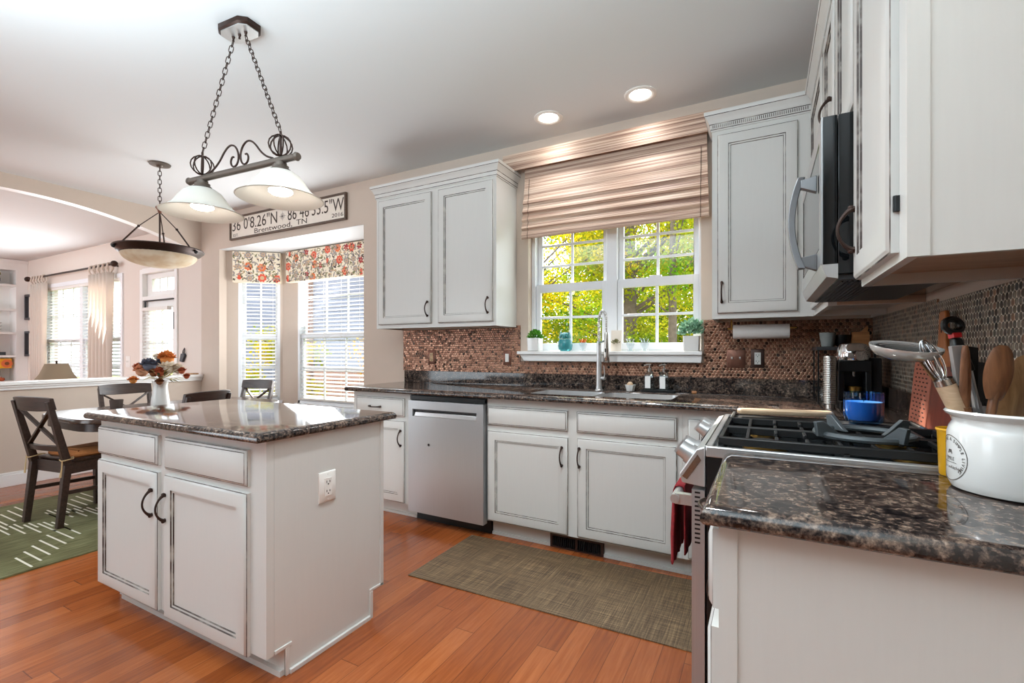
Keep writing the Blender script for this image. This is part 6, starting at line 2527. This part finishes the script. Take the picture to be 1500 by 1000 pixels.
F3 = lambda du, dv, dd=0.0: Vector((vx, vy, vz + 0.25)) + RGT * du + Vector((0, 0, dv)) + FWD * dd
for du, dv, dd, R0, mm, sd in ((0.055, 0.155, 0, 0.075, 'p_orange', 1), (-0.135, 0.055, -0.02, 0.068, 'p_peach', 2), (-0.065, 0.10, -0.03, 0.070, 'p_slate', 3), (-0.02, 0.12, 0.06, 0.062, 'p_slate', 9), (0.075, 0.08, -0.02, 0.070, 'p_white', 4), (0.045, 0.045, -0.06, 0.052, 'p_rust', 5), (0.12, 0.07, 0.03, 0.055, 'p_white', 6),
                               (-0.015, 0.04, -0.05, 0.045, 'p_brown', 7), (-0.10, 0.09, 0.05, 0.060, 'p_peach', 8), (-0.18, 0.085, 0.0, 0.040, 'p_rust', 10), (0.175, 0.055, 0, 0.035, 'p_rust', 11), (0.045, -0.03, -0.07, 0.036, 'p_brown', 12), (-0.20, -0.02, -0.03, 0.040, 'p_orange', 13), (0.215, 0.01, 0, 0.030, 'p_rust', 14), (-0.045, 0.17, 0.02, 0.03, 'p_white', 15)):
    blossom(F3(du, dv, dd), R0, mm, sd)
b = MB()
R_ = random.Random(77)
for k in range(46):
    a = R_.uniform(0, 2 * PI)
    p0 = Vector((vx, vy, vz + 0.235))
    p1 = p0 + Vector((math.cos(a), math.sin(a), 0)) * R_.uniform(0.10, 0.27) + Vector((0, 0, R_.uniform(-0.03, 0.10)))
    s = (p1 - p0).cross(Vector((0, 0, 1))).normalized() * 0.010
    m_ = p0.lerp(p1, 0.6) + Vector((0, 0, 0.02))
    b.add([p0, m_ + s, p1, m_ - s], [(0, 1, 2, 3)], R_.choice([0, 0, 1]))
b.build('foliage', ['p_straw', 'f_green'], r)
b = MB()
b.lathe([(0.030, vz), (0.034, vz + 0.006), (0.043, vz + 0.095), (0.040, vz + 0.095), (0.032, vz + 0.012), (0.0001, vz + 0.010)], (-4.39, 1.76, 0), 22)
tag(b.build('tumbler', 'f_dark'), 'dark brown tumbler on the dining table beside the vase', 'tumbler')

# ledge and wall bits
b = MB()
b.box(-6.02, -5.94, 3.06, 3.19, 0.9355, 0.952)
tag(b.build('wooden_coaster', 'acacia', bevel=0.003), 'small wooden block on the right end of the half wall ledge', 'wooden block')
r = thing('hanging_ornament', 'small dark ornament hanging on the wall right of the far door', 'ornament', (-6.50, 3.318, 1.07))
b = MB(BK(3.33))
b.prism([(-6.585, 1.08), (-6.52, 1.07), (-6.465, 1.16), (-6.49, 1.185), (-6.555, 1.18)], 0.001, 0.03)
b.build('pouch', 'navy', r, bevel=0.006)
b = MB(BK(3.33))
b.tube([(-6.53, 1.175, 0.016), (-6.52, 1.215, 0.016), (-6.495, 1.25, 0.012), (-6.485, 1.215, 0.016), (-6.50, 1.18, 0.016)], 0.006, 6)
b.build('loop', 'navy', r)
b = MB(BK(3.33))
b.rings(-8.02, -7.90, 0.98, 1.14, [(0, 0, 0), (0, 0.004, 0), (0.004, 0.007, 0)])
b.box(-7.985, -7.975, 1.05, 1.075, 0.006, 0.014)
b.box(-7.945, -7.935, 1.05, 1.075, 0.006, 0.014)
tag(b.build('light_switch', 'white_plastic'), 'white double switch plate between the curtain and the far door', 'switch')

# ================================================================== FAR ROOM
# curtains on a rod
r = thing('curtain_rod', 'dark curtain rod with ball finials above the far window', 'curtain rod', (-9.7, 3.24, 2.44))
b = MB()
b.tube([(-11.22, 3.245, 2.455), (-8.20, 3.245, 2.455)], 0.016, 8)
b.build('rod', 'bronze', r)
for x in (-11.26, -8.16):
    b = MB()
    b.sph((x, 3.245, 2.455), 0.045, 12)
    b.build('finial', 'bronze', r)
for x in (-10.95, -8.25):
    b = MB()
    b.beam((x, 3.245, 2.455), (x, 3.329, 2.44), 0.02, 0.02)
    b.build('bracket', 'bronze', r)


def curtain(lab, x0, x1, z0, n=9, slim=0.0):
    t = thing('curtain', lab, 'curtain', ((x0 + x1) / 2, 3.245, z0), 'linen curtains in the far room')
    mb = MB()
    N = 64
    zs = [z0, 1.2, 1.8, 2.15, 2.34]
    vs = []
    for j, z in enumerate(zs):
        q = (z - z0) / (2.34 - z0)
        for i in range(N + 1):
            s = i / N
            x = x0 + (x1 - x0) * s + (1 - q) * 0.05 * (s - 0.5)
            y = 3.235 + (0.05 - 0.012 * q) * math.sin(s * n * 2 * PI + 0.4 * j)
            vs.append((x, y, z))
    K = N + 1
    mb.add(vs, [(j * K + i, j * K + i + 1, j * K + K + i + 1, j * K + K + i) for j in range(len(zs) - 1) for i in range(N)])
    o = mb.build('cloth', 'curtain', t, smooth=80)
    md = o.modifiers.new('t', 'SOLIDIFY')
    md.thickness = 0.004
    for k in range(5):
        x = x0 + (x1 - x0) * (0.08 + 0.84 * k / 4)
        mb = MB()
        mb.tube([(x - 0.02, 3.245, 2.335), (x - 0.022, 3.215, 2.40), (x, 3.222, 2.47), (x, 3.245, 2.477), (x, 3.268, 2.47), (x + 0.022, 3.275, 2.40), (x + 0.02, 3.245, 2.335)], 0.014, 6)
        mb.build('tab', 'curtain', t)


curtain('linen curtain panel at the left end of the far window', -11.05, -10.52, 0.05, 6)
curtain('linen curtain panel at the right end of the far window', -8.90, -8.24, 0.05, 6)
for lab, z0, z1 in (('upper of two dark framed pictures beside the bookcase', 1.76, 2.20), ('lower of two dark framed pictures beside the bookcase', 1.12, 1.56)):
    r = thing('picture_frame', lab, 'picture', (-11.36, 3.31, z0))
    b = MB(BK(3.33))
    b.box(-11.50, -11.19, z0, z0 + 0.035, 0.001, 0.06)
    b.box(-11.50, -11.19, z1 - 0.035, z1, 0.001, 0.06)
    b.box(-11.50, -11.465, z0 + 0.035, z1 - 0.035, 0.001, 0.06)
    b.box(-11.225, -11.19, z0 + 0.035, z1 - 0.035, 0.001, 0.06)
    b.build('frame', 'navy', r)
    b = MB(BK(3.33))
    b.box(-11.465, -11.225, z0 + 0.035, z1 - 0.035, 0.001, 0.012)
    b.build('mount', 'sign', r)
# bookcase
BX = -11.54
r = thing('bookcase', 'white built-in bookcase at the far left', 'bookcase', (-11.69, 2.5, 0))
b = MB()
y0, y1 = 1.70, 3.328
b.box(-11.849, BX, y1 - 0.15, y1, 0, 2.745)
b.box(-11.849, BX, y0 - 0.09, y0, 0, 2.745)
b.box(-11.849, -11.83, y0, y1 - 0.15, 0, 2.745)
b.box(-11.829, BX - 0.001, y0, y1 - 0.15, 2.62, 2.745)
b.box(-11.849, BX + 0.02, y0 - 0.09, y1, 2.745, 2.80)
b.build('case', 'trim', r)
SH = [0.66, 1.105, 1.505, 1.912, 2.335]
for z in SH:
    b = MB()
    b.box(-11.829, BX + 0.004, y0, y1 - 0.1505, z, z + 0.035)
    b.build('shelf', 'trim', r)
S = [z + 0.0355 for z in SH]


def item(name, lab, cat, prof, y, z, mat_, x=-11.66, n=20, handle=None, hm=None):
    mb = MB()
    mb.lathe([(rr, z + h) for rr, h in prof], (x, y, 0), n)
    if handle:
        hz, hr, side = handle
        mb.tube([(x, y + side * (prof[len(prof) // 2][0] - 0.01 + hr * math.sin(PI * i / 8)), z + hz + hr * math.cos(PI * i / 8)) for i in range(9)], 0.011, 6)
    return tag(mb.build(name, mat_), lab, cat)


for k, (m_, th, yo) in enumerate((('dark_book', 0.045, 0.0), ('grey_book', 0.055, 0.03), ('blue_book', 0.05, -0.02), ('olive_book', 0.04, 0.04))):
    zb_ = S[4] + sum((0.045, 0.055, 0.05, 0.04)[:k]) + 0.0005 * k
    b = MB()
    b.box(-11.78, -11.57, 2.60 + yo, 2.98 + yo * 0.5, zb_, zb_ + th)
    tag(b.build('book', m_, bevel=0.003), ('dark book at the bottom of the stack on the top bookcase shelf', 'grey book second from the bottom of the top shelf stack', 'blue book second from the top of the top shelf stack', 'olive book lying on top of the top shelf stack')[k], 'book', 'books on the top bookcase shelf')
item('mug', 'cream mug with a red motif on the bookcase', 'mug', [(0.06, 0), (0.07, 0.01), (0.075, 0.10), (0.068, 0.10), (0.06, 0.02), (0.0001, 0.015)], 2.86, S[3], 'white', handle=(0.05, 0.045, 1))
o = item('mug_motif_plate', 'small red patterned dish leaning before the cream mug', 'dish', [(0.0001, 0), (0.04, 0.004), (0.045, 0.012), (0.0001, 0.01)], 2.80, S[3], 'terracotta', x=-11.58)
for k in range(3):
    item('bowl', ('white bowl at the bottom of the bookcase bowl stack', 'white bowl in the middle of the bookcase bowl stack', 'white bowl on top of the bookcase bowl stack')[k], 'bowl', [(0.05, 0), (0.055, 0.004), (0.115, 0.055), (0.11, 0.055), (0.05, 0.012), (0.0001, 0.010)], 2.92, S[2] + k * 0.0565, 'white')
b = MB()
b.box(-11.76, -11.57, 2.68, 3.06, S[1], S[1] + 0.055)
tag(b.build('book', 'dark_book', bevel=0.003), 'dark book lying under the terracotta jug', 'book')
item('jug', 'terracotta jug on the bookcase', 'jug', [(0.07, 0), (0.09, 0.01), (0.125, 0.09), (0.115, 0.15), (0.075, 0.20), (0.07, 0.235), (0.09, 0.26), (0.08, 0.26), (0.06, 0.235), (0.0001, 0.20)], 2.80, S[1] + 0.056, 'terracotta', handle=(0.17, 0.06, 1))
r = thing('sunflower_box', 'yellow sunflower printed tin on the lowest visible bookcase shelf', 'tin', (-11.66, 2.9, S[0] + 0.18))
b = MB()
b.box(-11.72, -11.60, 2.66, 3.14, S[0] + 0.218, S[0] + 0.385)
b.build('tin', 'yellow', r)
for y in (2.74, 2.92, 3.08):
    b = MB()
    b.cyl((-11.60, y, S[0] + 0.30), (-11.594, y, S[0] + 0.30), 0.07, n=14)
    b.cyl((-11.594, y, S[0] + 0.30), (-11.590, y, S[0] + 0.30), 0.03, n=12, m=1)
    b.build('sunflower', ['f_orange', 'p_brown'], r)
b = MB()
b.lathe([(0.12, S[0]), (0.14, S[0] + 0.02), (0.16, S[0] + 0.20), (0.15, S[0] + 0.217), (0.0001, S[0] + 0.217)], (-11.67, 2.86, 0), 24)
tag(b.build('cake_stand', 'white'), 'white pedestal under the sunflower tin in the bookcase', 'pedestal')
for k, (y, c) in enumerate(((2.70, 'p_rust'), (2.80, 'p_orange'), (2.90, 'p_brown'), (3.00, 'p_rust'))):
    item('pumpkin', ('leftmost of four small pumpkins', 'second from left of four small pumpkins', 'third from left of four small pumpkins', 'rightmost of four small pumpkins')[k] + ' on the bookcase', 'pumpkin', [(0.0001, 0), (0.035, 0.004), (0.048, 0.03), (0.038, 0.056), (0.008, 0.058), (0.006, 0.075), (0.0001, 0.076)], y, S[0], c, x=-11.565, n=14)
# lamp behind the half wall
lx, ly = -6.62, 2.13
r = thing('table_lamp', 'taupe pleated lamp shade just above the half wall ledge', 'lamp', (lx, ly, 0))
b = MB()
n = 64
vs = []
for rr, z in ((0.165, 0.915), (0.128, 0.975), (0.105, 1.035), (0.090, 1.078), (0.088, 1.078), (0.103, 1.035), (0.126, 0.975), (0.163, 0.915)):
    for i in range(n):
        q = rr + (0.003 if i % 2 else 0)
        vs.append((lx + q * math.cos(2 * PI * i / n), ly + q * math.sin(2 * PI * i / n), z))
b.add(vs, [(k * n + i, k * n + (i + 1) % n, (k + 1) * n + (i + 1) % n, (k + 1) * n + i) for k in range(7) for i in range(n)])
b.build('shade', 'lampshade', r)
b = MB()
b.lathe([(0.10, 0.62), (0.11, 0.64), (0.04, 0.66), (0.05, 0.75), (0.03, 0.86), (0.012, 0.90), (0.012, 1.08), (0.006, 1.085), (0.010, 1.10), (0.0001, 1.115)], (lx, ly, 0), 16)
b.build('base', 'bronze', r)
r2 = thing('side_table', 'small dark table holding the lamp behind the half wall', 'side table', (lx, ly, 0))
b = MB()
b.box(lx - 0.25, lx + 0.25, ly - 0.25, ly + 0.25, 0.585, 0.6195)
b.build('tabletop', 'espresso', r2)
for sx in (-1, 1):
    for sy in (-1, 1):
        b = MB()
        b.box(lx + sx * 0.22 - 0.02, lx + sx * 0.22 + 0.02, ly + sy * 0.22 - 0.02, ly + sy * 0.22 + 0.02, 0.0, 0.585)
        b.build('leg', 'espresso', r2)

# ================================================================== OUTDOORS
b = MB()
b.box(-40, 40, 4.05, 60, -0.6, -0.45)
struct(b.build('floor_outside', 'grass'))


def tree(lab, x, y, h, spread, n, leafm, seed, trunk_r=0.16, zlow=0.8, L=0.10, lean=0.0):
    R_ = random.Random(seed)
    t = thing('garden_tree', lab, 'tree', (x, y, -0.45), 'trees outside the kitchen window')
    mb = MB()
    mb.tube([(x, y, -0.45), (x + lean * 0.3, y, h * 0.35), (x + lean, y, h * 0.9)], [trunk_r * 1.2, trunk_r, trunk_r * 0.5], 10)
    blobs = []
    for k in range(16):
        a = R_.uniform(0, 2 * PI)
        q = spread * R_.uniform(0.25, 0.95)
        z = R_.uniform(zlow, h)
        c = Vector((x + lean * z / h + q * math.cos(a), y + q * math.sin(a), z))
        blobs.append((c, spread * R_.uniform(0.30, 0.5)))
        st = Vector((x + lean * z / h * 0.7, y, max(0.2, z * 0.7)))
        mb.tube([st, st.lerp(c, 0.5) + Vector((0, 0, 0.1)), c], [trunk_r * 0.28, trunk_r * 0.16, 0.012], 6)
    mb.build('trunk', 'bark', t)
    mb = MB()
    for k in range(n):
        c, rr = blobs[R_.randrange(len(blobs))]
        d = Vector((R_.gauss(0, 1), R_.gauss(0, 1), R_.gauss(0, 0.8)))
        p = c + d.normalized() * rr * R_.random() ** 0.4
        u = Vector((R_.uniform(-1, 1), R_.uniform(-1, 1), R_.uniform(-1, 0.4))).normalized()
        s = u.cross(Vector((R_.uniform(-1, 1), R_.uniform(-1, 1), R_.uniform(-1, 1)))).normalized()
        l = L * R_.uniform(0.7, 1.3)
        b0 = len(mb.v)
        mb.v += [p, p + u * l * 0.5 + s * l * 0.32, p + u * l, p + u * l * 0.5 - s * l * 0.32]
        mb.f.append([b0, b0 + 1, b0 + 2, b0 + 3])
        mb.mi.append(0)
    mb.build('foliage', leafm, t, smooth=0, merge=False)


tree('yellow green tree filling the left panes of the kitchen window', -4.6, 9.4, 4.8, 1.8, 15000, 'fol_y', 11, 0.09, 0.2, 0.075)
tree('tree with a straight grey trunk in the middle of the right panes', -2.62, 10.2, 6.5, 1.9, 11000, 'fol_y', 12, 0.19, 2.4, 0.08)
tree('green tree in the right panes of the kitchen window', -1.55, 9.4, 4.6, 1.6, 13000, 'fol_g', 13, 0.08, 0.2, 0.07)
tree('deep green bushy tree low behind the kitchen window', -3.6, 12.5, 4.0, 2.6, 15000, 'fol_g', 14, 0.12, -0.2, 0.09)
tree('dark green tree far behind the kitchen window', -8.2, 22.0, 8.5, 3.8, 15000, 'fol_d', 15, 0.2, -0.2, 0.15)
tree('dark green tree farthest right outside', -1.6, 17.5, 8.0, 4.2, 15000, 'fol_d', 16, 0.2, -0.3, 0.15)
tree('tall yellow tree behind the others', -3.5, 18.5, 9.5, 4.2, 15000, 'fol_y', 17, 0.2, 1.5, 0.15)
tree('golden shrub outside the bay window', -6.6, 7.4, 1.5, 0.75, 3500, 'fol_o', 18, 0.04, -0.2, 0.07)
tree('pale yellow shrub seen through the narrow bay window', -9.9, 7.2, 1.6, 0.9, 3500, 'fol_y', 19, 0.04, -0.2, 0.08)

r = thing('neighbour_house', 'grey sided and brick house outside the wide bay window', 'house', (-11.6, 13, -0.45))
b = MB()
b.box(-21.5, -8.2, 11.5, 17, -0.45, 4.8)
b.build('siding_wall', 'siding', r)
b = MB()
b.box(-15.0, -14.2, 11.3, 11.49, -0.45, 4.8)
b.box(-14.1, -8.25, 11.42, 11.49, -0.45, 0.5)
b.build('brick_front', 'brick', r)
b = MB()
b.prism([(-21.9, 4.8), (-7.8, 4.8), (-14.8, 8.2)], 11.0, 17.4, lambda x, z, y: (x, y, z))
b.build('roof', 'roof', r)
b = MB()
b.box(-11.6, -10.2, 11.38, 11.49, 1.2, 2.9)
f = b.build('house_window', 'vinyl', r)
b = MB()
b.box(-11.5, -10.3, 11.37, 11.379, 1.3, 2.8)
b.build('pane', 'black_gloss', f)
